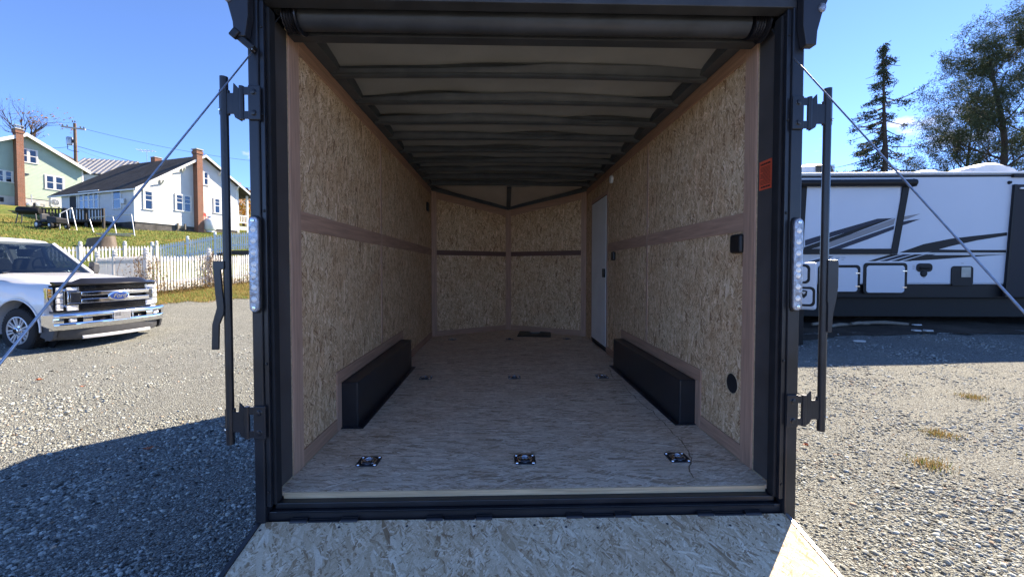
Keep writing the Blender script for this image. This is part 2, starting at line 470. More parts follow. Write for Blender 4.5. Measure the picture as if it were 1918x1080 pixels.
# brown wandering crack and rust marks on the right of the floor
crack = TM()
def px_floor(px, py):
    d = ray(px, py); t = (FZ + .0 - CAM_Z) / d.z
    return d.x*t - TX, t
path = [(1140, 690), (1150, 708), (1168, 722), (1186, 740), (1203, 757), (1222, 770), (1243, 792), (1262, 812), (1278, 826), (1288, 842), (1296, 862), (1290, 880), (1300, 898)]
pts = []
for (a, b), (c2, d2) in zip(path, path[1:]):
    for k in range(5):
        t = k/5; pts.append((a+(c2-a)*t + random.uniform(-1.6, 1.6), b+(d2-b)*t + random.uniform(-1, 1)))
fl = [px_floor(*p) for p in pts]
for i in range(len(fl)-1):
    (x0, y0), (x1, y1) = fl[i], fl[i+1]; w = random.uniform(.0015, .005)
    crack._add([(x0-w, y0, .0015), (x0+w, y0, .0015), (x1+w*.8, y1, .0015), (x1-w*.8, y1, .0015)], [(0, 1, 2, 3)])
tp('floor_stain', crack, 'stain_brown')

# wall panels, battens, rails and trim
WB = (2.686, 4.30, .298)       # wheel box: near end, far end, height
for sx in (-1, 1):
    def bx(mb, d0, d1, y0, y1, z0, z1):     # d: distance in from the wall line
        a, b = sx*(HW-d0), sx*(HW-d1); mb.box(min(a, b), max(a, b), y0, y1, z0, z1)
    RZ0, RZ1 = 1.245, 1.345
    yj = 3.62
    def wall_panel(y0, y1, z0, z1):
        m = TM(); bx(m, -.012, 0, y0, y1, z0, z1); tp('wall_panel', m, 'osb_wall')
    wall_panel(J+.01, yj-.002, RZ1, HI); wall_panel(J+.01, yj-.002, 0, RZ0)
    if sx < 0:
        wall_panel(yj+.002, F, RZ1, HI); wall_panel(yj+.002, F, 0, RZ0)
    else:
        dy0, dy1, dz0, dz1 = 5.02, 5.83, .05, 1.955
        wall_panel(yj+.002, dy0, RZ1, HI); wall_panel(yj+.002, dy0, 0, RZ0)
        wall_panel(dy1, F, 0, HI); wall_panel(dy0, dy1, dz1+.02, HI)
    def trim(name, y0, y1, z0, z1, mat='luan', th=.007):
        m = TM(); bx(m, 0, th, y0, y1, z0, z1); tp(name, m, mat, bevel=.0015)
    trim('batten', yj-.016, yj+.016, WB[2]+.09, HI-.09, 'luan', .006)
    m = TM(); bx(m, -.005, .010, J-.002, J+.10, .0, HI-.002); tp('corner_trim', m, 'luan', bevel=.003)
    m = TM(); bx(m, -.005, .003, J-.012, J-.003, .0, HI-.002); tp('trim_edge', m, 'edge_grain')
    trim('wall_rail', J+.10, yj-.017, RZ0, RZ1, 'luan_across'); 
    trim('wall_rail', yj+.017, (F if sx < 0 else dy0-.06)-.01, RZ0, RZ1, 'luan_across')
    trim('top_trim', J+.10, F-.01, HI-.085, HI, 'luan_across', .008)
    trim('bottom_trim', J+.10, WB[0]-.075, 0, .085, 'luan_across', .008)
    trim('bottom_trim', WB[1]+.075, (F if sx < 0 else dy0-.06)-.01, 0, .085, 'luan_across', .008)
    trim('wheel_box_trim', WB[0]-.075, WB[1]+.075, WB[2]+.004, WB[2]+.085, 'luan_across', .009)
    trim('wheel_box_trim', WB[0]-.075, WB[0]-.004, 0, WB[2]+.003, 'luan', .009)
    trim('wheel_box_trim', WB[1]+.004, WB[1]+.075, 0, WB[2]+.003, 'luan', .009)
    # pale line of caulk where floor and wall meet
    m = TM(); bx(m, .0085, .0125, J+.10, WB[0]-.08, .0005, .004); tp('floor_seal', m, 'edge_grain')
    m = TM(); bx(m, -.02, .004, 1.905, J-.013, -.002, 2.2); tp('door_jamb', m, 'jamb_black')
    m = TM(); bx(m, .0, .006, 1.905, J-.013, .0005, .006); tp('floor_seal', m, 'edge_grain')
    # wheel box with a screwed flange
    m = TM(); bx(m, .0, .112, WB[0], WB[1], .0, WB[2]); w = tp('wheel_box', m, 'black_metal', bevel=.008)
    m = TM(); bx(m, .0, .150, WB[0]-.022, WB[1]+.022, .001, .006); tp('flange', m, 'black_metal', parent=w)
    m = TM(); m.lathe((sx*(HW-.131), WB[0]+.1, .004), [(.007, 0.002), (.006, .005), (0, .006)], 'z', 8); sc = tp('screw', m, 'dark_zinc', parent=w)
    for k in range(1, 9): share(sc, w, ORG[sc.name] + Vector((0, .19*k, 0)))
    for k in range(3): share(sc, w, Vector((sx*(HW-.03-.045*k), WB[0]-.012-TY, .008+FZ)))
    # cove over the wall
    m = TM(); bx(m, 0, .075, 1.95, F, HI+.002, HI+.07); tp('roof_rail', m, 'bow_steel')
    # front V wall: built in the plane of the nose
    A = Vector((sx*HW, F, 0)); B = Vector((0, T, 0)); u = (B-A).normalized(); n = Vector((sx*-u.y, sx*u.x, 0))
    if n.y > 0: n = -n
    Lw = (B-A).length
    def vp(name, s0, s1, z0a, z0b, z1a, z1b, mat, d0=-.012, d1=0, bevel=0):
        m = TM(); P = lambda s, z, d: A + u*s + n*d + Vector((0, 0, z))
        m._add([P(s0, z0a, d0), P(s1, z0b, d0), P(s1, z1b, d0), P(s0, z1a, d0), P(s0, z0a, d1), P(s1, z0b, d1), P(s1, z1b, d1), P(s0, z1a, d1)],
               [(0,3,2,1), (4,5,6,7), (0,1,5,4), (1,2,6,5), (2,3,7,6), (3,0,4,7)])
        return tp(name, m, mat, bevel)
    slope = (HT-HI)/Lw
    vp('wall_panel', .0, Lw, 0, 0, RZ0+.02, RZ0+.02, 'osb_wall'); vp('wall_panel', .0, Lw, RZ0+.023, RZ0+.023, HI, HT, 'osb_wall')
    vp('wall_rail', .075, Lw-.05, RZ0, RZ0, RZ0+.075, RZ0+.075, 'luan_dark', 0, .007)
    vp('bottom_trim', .075, Lw-.05, 0, 0, .085, .085, 'luan_across', 0, .008)
    vp('top_trim', .075, Lw-.03, HI-.13+.075*slope, HT-.13, HI-.01+.075*slope, HT-.01, 'luan_across', 0, .008)
    vp('corner_trim', .0, .085, 0, 0, HI, HI+.085*slope, 'luan', .0, .012, .003)
    vp('nose_trim', Lw-.055, Lw-.008, 0, 0, HT, HT, 'luan', .0, .012)
    # sloping cap over the nose: tan sheet, dark angle along its foot
    m = TM(); m._add([(sx*HW, F, HI+.05), (0, F, HI+.055), (0, T, HT)], [(0, 1, 2)]); tp('nose_cap', m, 'cap_tan')
    m = TM(); m.bar(A+Vector((0, -.02, HI-.0)), B+Vector((0, -.025, HT)), .05, .05); tp('nose_angle', m, 'bow_steel')
m = TM(); m.bar((0, F+.02, HI+.03), (0, T-.02, HT), .07, .03); tp('nose_angle', m, 'bow_steel')

# roof liner and bows
def wav(x, k): return .010*math.sin(3.1*x+1.7*k) + .008*math.sin(7.3*x+2.9*k) + .012*mnoise.noise(Vector((x*2.2, k*3.1, 0)))
bow_y = [2.55 + .414*k for k in range(9)]
ys = [2.0] + bow_y + [F+.02]
for i in range(len(ys)-1):
    m = TM(); nx = 40; rows = [0, .12, .5, .88, 1]
    rings = []
    for r in rows:
        y = ys[i] + (ys[i+1]-ys[i])*r
        sag = {0: .0, .12: -.006, .5: .004, .88: -.012, 1: -.030}[r]
        k = i + (1 if r > .5 else 0)
        rings.append([(x, y, 2.325 - .014*x*x + sag + (wav(x, k) if r > .8 else 0.0)) for x in [-1.12+2.24*j/nx for j in range(nx+1)]])
    m.loft(rings, cap=False, closed=False); tp('roof_liner', m, 'liner', smooth=60)
for k, y in enumerate(bow_y):
    m = TM(); n = 12; rings = []
    for j in range(n+1):
        x = -1.16+2.32*j/n; z = 2.235 - .012*x*x
        rings.append([(x, y-.004, z+.062), (x, y, z+.004), (x, y+.008, z), (x, y+.046, z), (x, y+.053, z+.004), (x, y+.056, z+.062)])
    m.loft(rings); b = tp('roof_bow', m, 'bow_steel', smooth=30)
    # loose foil strip that hangs wavy along the near face of the bow
    m = TM(); n = 60; rings = []
    for j in range(n+1):
        x = -1.13+2.26*j/n; z = 2.245-.012*x*x
        lift = .030+.016*math.sin(2.4*x+k*1.3)+.014*mnoise.noise(Vector((x*2.6, k*5.7, 3)))
        rings.append([(x, y-.012, z), (x, y-.020-.01*lift, z+lift*.55), (x, y-.034-.3*max(0, lift-.02), z+lift)])
    m.loft(rings, cap=False, closed=False); tp('foil_strip', m, 'bow_steel', smooth=60, parent=b)
# back header, spring tube and drums
m = TM(); m.box(-1.262, 1.262, 1.80, 1.90, 2.30, 2.40); tp('header', m, 'black_metal', bevel=.004)
m = TM(); m.box(-1.20, 1.20, 1.83, 1.90, 2.215, 2.262); tp('header_rail', m, 'tube_paint', bevel=.004)
m = TM(); m.box(-1.20, 1.20, 1.86, 1.90, 2.262, 2.30); tp('header_rail', m, 'bow_steel')
m = TM(); m.box(-1.17, 1.17, 1.90, 2.05, 2.286, 2.30); tp('header_plate', m, 'bow_steel')
m = TM(); m.box(-1.17, 1.17, 2.05, 2.12, 2.18, 2.30); tp('header_rail', m, 'tube_paint', bevel=.005)
m = TM(); prof = []
for j in range(60): prof += [(.0535, -1.08+.036*j), (.0545, -1.08+.036*j+.018)]
m.lathe((0, 1.985, 2.222), [(0, -1.085)] + prof + [(0, 1.085)], 'x', 18); tp('spring_tube', m, 'tube_paint', smooth=50)
m = TM(); pts = [(-1.1+2.2*j/24, 1.918, 2.243+.004*math.sin(j*.9)) for j in range(25)]; m.tube(pts, .0022, 6); tp('spring_cable', m, 'cable_steel')
for sx in (-1, 1):
    m = TM(); pr_ = []
    for j in range(5): pr_ += [(.062, .012*j), (.055, .012*j+.006)]
    m.lathe((sx*1.105 - (.03), 1.985, 2.222), [(0, -.002)] + pr_ + [(.075, .062), (.075, .07), (0, .07)], 'x', 24); tp('cable_drum', m, 'dark_zinc', smooth=35)
# rear frame
for sx in (-1, 1):
    def bx(mb, x0, x1, y0, y1, z0, z1): mb.box(min(sx*x0, sx*x1), max(sx*x0, sx*x1), y0, y1, z0, z1)
    m = TM(); bx(m, 1.186, 1.231 if sx < 0 else 1.240, 1.832, 1.90, -.125, 2.30); po = tp('rear_post', m, 'black_metal', bevel=.006)
    m = TM(); bx(m, 1.166, 1.186, 1.842, 1.905, -.03, 2.22); tp('post_lip', m, 'black_metal', parent=po, bevel=.003)
    m = TM(); bx(m, 1.152, 1.168, 1.862, 1.912, -.03, 2.20); tp('door_seal', m, 'rubber', parent=po, bevel=.005)
    m = TM(); m.lathe((sx*1.176, 1.842, .62), [(0, -.006), (.006, -.005), (.007, 0)], 'y', 8); sc = tp('screw', m, 'black_plastic', parent=po)
    for z in (.04, 1.30, 1.72, 2.10): share(sc, po, ORG[sc.name]+Vector((0, 0, z-.62)))
    # curved fin that carries the roof visor
    m = TM(); c = [(sx*1.262, 2.03), (sx*1.266, 2.09), (sx*1.285, 2.163), (sx*1.312, 2.23), (sx*1.35, 2.31), (sx*1.38, 2.44), (sx*1.15, 2.44), (sx*1.15, 2.305), (sx*1.20, 2.30), (sx*1.20, 2.12), (sx*1.215, 2.03)]
    m.prism(c, 'y', 1.79, 1.83); tp('visor_fin', m, 'black_skin', bevel=.004)
    for k, (x, z) in enumerate(((1.282, 2.19), (1.300, 2.245))):
        m = TM(); m.lathe((sx*x, 1.79, z), [(0, -.012), (.012, -.010), (.016, -.004), (.016, 0)], 'y', 12, 1.3); tp('marker_light', m, 'lamp_clear', smooth=40)
m = TM(); m.box(-1.40, 1.40, 1.66, 1.86, 2.402, 2.45); tp('roof_visor', m, 'black_skin', bevel=.01)
# sill with channel lines and ramp hinges
m = TM(); m.box(-1.186, 1.186, 1.855, 1.915, -.125, -.058); tp('sill', m, 'black_metal', bevel=.003)
m = TM(); m.box(-1.166, 1.166, 1.875, 1.915, -.056, -.030); tp('sill_channel', m, 'black_metal', bevel=.003)
m = TM(); m.box(-1.150, 1.150, 1.848, 1.856, -.066, -.060); tp('sill_bead', m, 'rubber')
for x in (-.93, -.32, .32, .93):
    m = TM()
    for a, b, zz in ((-.15, -.075, 0), (-.07, .07, -.006), (.075, .15, 0)):
        m.tube([(x+a, 1.842, -.098+zz), (x+b, 1.842, -.098+zz)], .013, 10); m.box(x+a, x+b, 1.846, 1.858, -.118+zz, -.082+zz)
    tp('ramp_hinge', m, 'black_metal', smooth=40)
for sx in (-1, 1):
    m = TM(); m.box(min(sx*1.205, sx*1.240), max(sx*1.205, sx*1.240), 1.822, 1.832, -.165, -.128); tp('reflector', m, 'reflector_red', bevel=.002)
# ramp door: lies from the sill down to the gravel behind
RY0, RZ_0, RY1, RZ_1 = 1.845, -.098, -.22, -FZ + .035
ru = Vector((0, RY1-RY0, RZ_1-RZ_0)); RL = ru.length; ru.normalize(); rn = Vector((0, -ru.z, ru.y)); rn = rn if rn.z > 0 else -rn
ramp = TM(); P = lambda x, s, d: Vector((x, RY0, RZ_0)) + ru*s + rn*d
def slab(mb, x0, x1, s0, s1, d0, d1):
    mb._add([P(x0, s0, d0), P(x1, s0, d0), P(x1, s1, d0), P(x0, s1, d0), P(x0, s0, d1), P(x1, s0, d1), P(x1, s1, d1), P(x0, s1, d1)],
            [(0,3,2,1), (4,5,6,7), (0,1,5,4), (1,2,6,5), (2,3,7,6), (3,0,4,7)])
slab(ramp, -1.225, 1.205, 0, RL, -.05, -.011)
rampo = tp('ramp_door', ramp, 'black_metal', bevel=.004)
m = TM(); slab(m, -1.205, 1.19, .004, RL-.02, -.010, .004); tp('ramp_board', m, 'osb_ramp', parent=rampo)
m = TM(); slab(m, 1.191, 1.205, .004, RL-.02, -.010, .008); tp('ramp_edge', m, 'satin_alloy', parent=rampo)
m = TM(); slab(m, -1.225, -1.206, .004, RL-.02, -.010, .010); tp('ramp_edge', m, 'black_metal', parent=rampo)
m = TM(); c = P(-1.19, .05, .004); m.lathe(c, [(.006, 0), (.005, .003), (0, .003)], 'z', 8); sc = tp('screw', m, 'dark_zinc', parent=rampo)
for x in (-.85, -.55, -.25, .02, .16, .30, .62, .9, 1.12):
    share(sc, rampo, ORG[sc.name] + Vector((x+1.19, 0, 0)) + ru*random.uniform(-.01, .02))
# lift cables down to the free end of the ramp
for sx, x0, x1 in ((-1, -1.215, -1.235), (1, 1.205, 1.175)):
    m = TM(); a = Vector((x0+.01*sx*-1, 1.885, 2.055)); b = Vector((x1, -.16, -.50))
    m.tube([a + (b-a)*t for t in (0, .25, .5, .75, 1)], .0031, 8); c = tp('lift_cable', m, 'cable_steel', smooth=60)
    m = TM(); m.tube([a, Vector((sx*1.12, 1.96, 2.26))], .003, 6); tp('cable_end', m, 'black_plastic', parent=c)
    m = TM(); m.box(x1-.02, x1+.02, -.20, -.12, -.525, -.485); tp('cable_anchor', m, 'black_metal', parent=c)

# tail lights on the posts
for sx, x in ((-1, -1.205), (1, 1.212)):
    z0, z1 = .855, 1.272
    def capsule(w, h, n=10):
        r = w; pts = []
        for k in range(n+1): a = PI*k/n; pts.append((r*math.cos(a), h/2-r+r*math.sin(a)))
        for k in range(n+1): a = PI+PI*k/n; pts.append((r*math.cos(a), -h/2+r+r*math.sin(a)))
        return pts
    zc = (z0+z1)/2
    m = TM(); m.prism([(x+p[0], zc+p[1]) for p in capsule(.024, z1-z0+.012)], 'y', 1.820, 1.832)
    tl = tp('tail_light', m, 'black_plastic', bevel=.002)
    m = TM(); m.prism([(x+p[0], zc+p[1]) for p in capsule(.021, z1-z0)], 'y', 1.806, 1.821); tp('lens', m, 'lamp_clear', bevel=.005, parent=tl)
    m = TM(); m.lathe((x, 1.806, zc), [(0, -.006), (.006, -.005), (.011, -.001), (.013, .001)], 'y', 12); ld = tp('led', m, 'led', smooth=40, parent=tl)
    for z in (.152, .102, .052, -.05, -.10, -.152, -.025): share(ld, tl, ORG[ld.name]+Vector((0, 0, z)))
    m = TM(); m.lathe((x, 1.804, z1-.018), [(0, -.003), (.008, -.002), (.009, .002)], 'y', 10); sc = tp('screw', m, 'galvanised', smooth=40, parent=tl)
    share(sc, tl, ORG[sc.name]-Vector((0, 0, z1-z0-.036)))
# bar locks swung out on their hinges
def bar_lock(sx, bx_, zt, zb, hand):
    m = TM(); m.tube([(bx_, 1.84, zb), (bx_, 1.84, zt)], .0165, 16); bar = tp('lock_bar', m, 'black_metal', smooth=40)
    for zc in (zt-.115, zb+.10):
        ds = .031 if sx < 0 else .022
        m = TM(); X = lambda a: sx*(a-ds)
        def b2(a0, a1, y0, y1, z0, z1): m.box(min(X(a0), X(a1)), max(X(a0), X(a1)), y0, y1, z0, z1)
        b2(1.205, 1.258, 1.822, 1.831, zc-.075, zc+.075)
        hb = tp('hinge_plate', m, 'black_metal', bevel=.004, parent=bar)
        m = TM()
        b2(1.255, 1.292, 1.826, 1.834, zc+.036, zc+.068); b2(1.255, 1.292, 1.826, 1.834, zc-.068, zc-.036)
        m.tube([(X(1.288), 1.83, zc-.072), (X(1.288), 1.83, zc+.072)], .011, 10)
        tp('hinge_knuckle', m, 'black_metal', smooth=40, parent=bar)
        m = TM(); kk = abs(bx_)+ds
        m.prism([(X(1.292), zc+.052), (X(1.325), zc+.088), (X(1.331), zc-.03), (X(1.320), zc-.062), (X(1.292), zc-.078), (X(1.292), zc-.048), (X(1.298), zc-.03), (X(1.298), zc+.02)], 'y', 1.832, 1.842)
        b2(1.325, kk, 1.834, 1.842, zc-.045, zc+.045)
        tp('cam_keeper', m, 'black_metal', bevel=.002, parent=bar)
        m = TM(); m.lathe((X(1.232), 1.822, zc+.045), [(0, -.008), (.009, -.007), (.010, -.002), (.014, 0)], 'y', 10); sc = tp('bolt', m, 'black_metal', smooth=35, parent=bar)
        share(sc, bar, ORG[sc.name]-Vector((0, 0, .09)))
        m = TM(); m.box(bx_-.021, bx_+.021, 1.835, 1.85, zc-.05, zc+.06); tp('bar_collar', m, 'black_metal', bevel=.003, parent=bar)
        m = TM(); m.lathe((bx_-.010*sx*-1, 1.822, zc-.03), [(0, -.004), (.005, -.003), (.006, .004)], 'y', 8); tp('pin', m, 'galvanised', smooth=40, parent=bar)
    m = TM(); m.prism([(bx_+p[0], p[1]) for p in hand], 'y', 1.816, 1.826); h = tp('handle', m, 'black_metal', bevel=.002, parent=bar)
    return bar
hl = [(.0, 1.078), (-.047, 1.078), (-.047, 1.05), (-.040, .93), (-.034, .875), (-.046, .835), (-.056, .80), (-.060, .69), (-.030, .69), (-.026, .80), (-.006, .845), (-.004, .88), (-.010, .95), (-.016, 1.04), (.0, 1.045)]
bar_lock(-1, -1.338, 1.880, .262, hl)
hr = [(.0, 1.085), (.045, 1.085), (.049, 1.07), (.049, .96), (.040, .90), (.028, .84), (.022, .755), (.004, .755), (.004, .88), (.0, .90)]
bar_lock(1, 1.357, 1.862, .292, hr)
# hold-back latch on the upper left post
m = TM(); m.M = Matrix.Translation((-1.222, 1.815, 2.012)) @ Matrix.Rotation(R(40), 4, 'Y')
m.box(-.045, .045, -.02, .012, -.014, .014); m.box(-.060, -.028, -.034, -.014, -.020, .020)
lt = tp('hold_back', m, 'black_plastic', bevel=.005)
m = TM(); m.lathe((-1.196, 1.80, 1.985), [(0, -.004), (.008, -.002), (.009, .02)], 'y', 10); tp('bolt', m, 'galvanised', smooth=40, parent=lt)
# warning sticker on the right jamb
m = TM(); m.box(HW-.0055, HW-.0045, 1.946, 2.040, 1.436, 1.578); st = tp('warning_sticker', m, 'sticker_red')
m = TM()
for z in (1.561, 1.449):
    y = 1.957
    while y < 2.028:
        w = random.choice((.012, .018, .006)); m.box(HW-.0062, HW-.0054, y, min(y+w, 2.03), z-.004, z+.004); y += w+.003
for k in range(14):
    z = 1.546-.0064*k; m.box(HW-.0062, HW-.0054, 1.955, 2.030-(.02 if k % 5 == 4 else 0), z-.0011, z+.0011)
kind(tp('print', m, 'print_dark', parent=st), 'stuff')
# things screwed to the walls
def wall_disc(name, y, z, r, mat, sx=1, h=.012, sub=None):
    m = TM(); m.lathe((sx*(HW), y, z), [(0, -sx*h), (r*.86, -sx*h), (r, -sx*h*.6), (r*1.02, 0)], 'x', 28); return tp(name, m, mat, smooth=40)
def wall_box(name, y0, y1, z0, z1, sx, mat='black_plastic', d=.035):
    m = TM(); a, b = sx*(HW-d), sx*(HW-.001); m.box(min(a, b), max(a, b), y0, y1, z0, z1); return tp(name, m, mat, bevel=.014)
wall_box('side_vent', 2.155, 2.255, 1.128, 1.232, 1)
wall_box('side_vent', 4.62, 4.72, 1.135, 1.235, 1)
wall_box('side_vent', 5.80, 5.92, 1.85, 1.98, -1, d=.03)
# round cable hole low on the right wall: rim with a flat dark disc painted as its depth
m = TM(); m.tube([(HW-.001, 2.262+.058*math.cos(a), .396+.058*math.sin(a)) for a in [PI*2*k/40 for k in range(41)]], .004, 6, False); rim = tp('port_rim', m, 'edge_grain', smooth=30)
m = TM(); m.lathe((HW, 2.262, .396), [(0, -.002), (.056, -.002), (.056, .002), (0, .002)], 'x', 32); tp('cable_port', m, 'rubber', smooth=30, parent=rim)
wd = wall_disc('dome_light', 4.79, 2.085, .045, 'white_plastic', 1, .03)
# side door
m = TM(); m.box(HW-.004, HW+.012, dy0-.055, dy0, 0.0, dz1+.05); m.box(HW-.004, HW+.012, dy1, dy1+.04, 0.0, dz1+.05); m.box(HW-.004, HW+.012, dy0, dy1, dz1, dz1+.05)
dr = tp('side_door', m, 'luan'); 
m = TM(); m.box(HW-.008, HW+.01, dy0+.012, dy1-.012, dz0+.012, dz1-.012); tp('door_leaf', m, 'door_white', bevel=.003, parent=dr)
m = TM(); m.box(HW-.003, HW+.02, dy0, dy1, dz0, dz1); tp('door_gasket', m, 'rubber', parent=dr)
m = TM(); m.box(HW-.03, HW-.008, dy0+.03, dy0+.12, .93, 1.04); tp('latch', m, 'black_plastic', bevel=.006, parent=dr)
# recessed tie-down rings
def tie_down(x, y):
    m = TM(); c = .058; k = .012
    poly = [(x-c+k, y-c), (x+c-k, y-c), (x+c, y-c+k), (x+c, y+c-k), (x+c-k, y+c), (x-c+k, y+c), (x-c, y+c-k), (x-c, y-c+k)]
    m.prism(poly, 'z', .001, .005); p = tp('tie_down', m, 'dark_zinc', bevel=.0015)
    m = TM(); m.lathe((x, y, .0045), [(.042, 0), (.040, .004), (.034, .0055), (.028, .002), (0, -.0)], 'z', 28); tp('cup', m, 'galvanised', smooth=60, parent=p)
    m = TM(); m.tube([(x+.026*math.cos(a), y+.026*math.sin(a)-.002, .012) for a in [PI*2*k/20 for k in range(21)]], .0052, 8, False); tp('ring', m, 'galvanised', smooth=60, parent=p)
    m = TM(); m.box(x-.026, x+.026, y-.042, y-.018, .005, .016); tp('strap', m, 'dark_zinc', bevel=.003, parent=p)
    m = TM(); m.lathe((x-.044, y-.044, .005), [(.0095, 0), (.008, .004), (0, .0055)], 'z', 10); b = tp('bolt', m, 'galvanised', smooth=50, parent=p)
    for dx, dy in ((.088, 0), (0, .088), (.088, .088)): share(b, p, ORG[b.name]+Vector((dx, dy, 0)))
    return p
td = tie_down(-.845, 2.205)
td0 = ORG[td.name].copy()
for y in (2.205, 3.886, 5.99):
    for x in (-.845, 0, .845):
        if (x, y) != (-.845, 2.205):
            c = copy_tree(td, trailer); c.location = td.location + Vector((x+.845, y-2.205, 0))
# flat black pouch on the floor before the nose
po = thing('document_pouch', 'flat black pouch lying on the far end of the trailer floor', 'pouch', (TX+.40, 6.40, FZ+.002), R(-7))
m = MB(); m.loft([[(-.26+.0*j, y, 0) for j in (0,)] + [(.26, y, 0), (.25, y, .012+z), (-.25, y, .012+z)] for y, z in ((-.24, 0), (-.1, .010), (.1, .006), (.24, 0))]); m.build('pouch_body', 'black_plastic', po, bevel=.004)
m = MB(); m.box(-.07, .08, .05, .15, .0235, .0255); m.build('tag', 'galvanised', po)
# ---------------------------------------------------------------- ground: gravel lot, dirt strip, grass bank
def gravel_mat(name, attr=False):
    t = NT(name); c = t.coord('Object')
    if attr:
        a = t.n('ShaderNodeAttribute', attribute_name='tone', attribute_type='GEOMETRY')
        nz = t.noise(c, 90, 3)
        col = t.mix(t.math('MULTIPLY', nz.outputs[0], .5), a.outputs['Color'], t.mix(1, a.outputs['Color'], (.6, .58, .56), 'MULTIPLY'))
        t.bsdf(col, 0.85, 0, t.bump(nz.outputs[0], .3, .002), .3); return
    v1 = t.n('ShaderNodeTexVoronoi'); v1.inputs['Scale'].default_value = 78; t.l(c, v1.inputs['Vector'])
    v2 = t.n('ShaderNodeTexVoronoi'); v2.inputs['Scale'].default_value = 190; t.l(c, v2.inputs['Vector'])
    s1 = t.n('ShaderNodeSeparateColor'); t.l(v1.outputs['Color'], s1.inputs[0])
    s2 = t.n('ShaderNodeSeparateColor'); t.l(v2.outputs['Color'], s2.inputs[0])
    st = [(0, (.105, .11, .10)), (.35, (.25, .26, .235)), (.7, (.355, .37, .335)), (1, (.53, .55, .50))]
    col = t.mix(.35, t.ramp(s1.outputs[0], st), t.ramp(s2.outputs[1], st))
    gap = t.math('MULTIPLY', t.math('SUBTRACT', v1.outputs['Distance'], .42, True), 2.6, True)
    col = t.mix(gap, col, (.09, .083, .072))
    patch = t.noise(c, .8, 6, .65)
    col = t.mix(t.math('MULTIPLY', t.math('SUBTRACT', patch.outputs[0], .52, True), 3.2, True), col, (.32, .32, .27))
    h = t.math('ADD', t.math('SUBTRACT', 1, v1.outputs['Distance']), t.math('MULTIPLY', v2.outputs['Distance'], -.4))
    t.bsdf(col, .9, 0, t.bump(h, .9, .03), .25)
gravel_mat('gravel'); gravel_mat('gravel_stone', True)
def grass_mat():
    t = NT('grass_ground'); c = t.coord('Object')
    n1 = t.noise(c, .45, 5, .6); n2 = t.noise(c, 3.5, 5, .65); n3 = t.noise(c, 26, 4, .7)
    v = t.math('ADD', t.math('MULTIPLY', n1.outputs[0], .75), t.math('MULTIPLY', n2.outputs[0], .35))
    col = t.ramp(v, [(.34, (.28, .18, .065)), (.45, (.21, .18, .055)), (.53, (.11, .15, .033)), (.7, (.075, .125, .026))])
    col = t.mix(n3.outputs[0], t.mix(1, col, (.55, .5, .45), 'MULTIPLY'), t.mix(1, col, (1.5, 1.45, 1.3), 'MULTIPLY'))
    t.bsdf(col, .9, 0, t.bump(n3.outputs[0], .8, .05), .2)
grass_mat()
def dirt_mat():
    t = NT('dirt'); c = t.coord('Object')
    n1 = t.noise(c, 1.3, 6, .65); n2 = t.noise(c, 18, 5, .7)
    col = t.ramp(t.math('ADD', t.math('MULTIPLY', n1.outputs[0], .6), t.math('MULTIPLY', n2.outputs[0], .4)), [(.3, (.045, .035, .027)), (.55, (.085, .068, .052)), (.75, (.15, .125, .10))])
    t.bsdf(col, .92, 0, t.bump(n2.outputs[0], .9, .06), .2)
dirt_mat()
def sheet(name, xs, ys, zf, mat, keep=None, k='structure'):
    nx, ny = len(xs), len(ys); vs = [(x, y, zf(x, y)) for y in ys for x in xs]; fs = []
    for j in range(ny-1):
        for i in range(nx-1):
            if keep is None or keep((xs[i]+xs[i+1])/2, (ys[j]+ys[j+1])/2):
                fs.append((j*nx+i, j*nx+i+1, (j+1)*nx+i+1, (j+1)*nx+i))
    me = bpy.data.meshes.new(name); me.from_pydata(vs, [], fs); me.materials.append(MATS[mat]); me.shade_smooth()
    bm = bmesh.new(); bm.from_mesh(me); bmesh.ops.delete(bm, geom=[v for v in bm.verts if not v.link_faces], context='VERTS'); bm.to_mesh(me); bm.free()
    ob = bpy.data.objects.new(name, me); COL.objects.link(ob); return kind(ob, k)
def lin(a, b, n): return [a+(b-a)*i/(n-1) for i in range(n)]
far = [-1500, -600, -300, -180, -120]
gx = far + lin(-95, -22, 50) + lin(-20, 16, 91) + lin(18, 90, 30) + [120, 180, 300, 600, 1500]
gy = [-1500, -500, -200, -100] + lin(-60, -4, 18) + lin(-3, 24, 73) + lin(26, 100, 50) + [120, 160, 300, 600, 1500]
def micro(x, y): return .012*mnoise.noise(Vector((x*.9, y*.9, 0))) + .02*mnoise.noise(Vector((x*.25, y*.25, 5)))
def gnd_z(x, y):
    w = 1 - smooth((4.5-math.hypot(x*.8, y-3))/3)     # level where the trailer stands
    return ground_z(x, y) + micro(x, y)*w
sheet('gravel_lot', gx, gy, gnd_z, 'gravel')
# grass begins at the strip in front of the picket fence
def edge_d(x, y): return 15.6 + .13*(y-11.7) + .35*mnoise.noise(Vector((x*1.7, y*1.7, 2)))
gx2 = [x for x in far + lin(-95, -30, 60)] + lin(-29, -5, 200) + lin(-4, 30, 18) + [60, 120]
gy2 = lin(-60, 6, 16) + lin(7, 30, 190) + lin(31, 100, 60) + [120, 160, 300, 600, 1500]
sheet('grass_bank', gx2, gy2, lambda x, y: gnd_z(x, y) + .015 + .02*mnoise.noise(Vector((x*4, y*4, 1))), 'grass_ground', lambda x, y: bank_d(x, y) > edge_d(x, y))
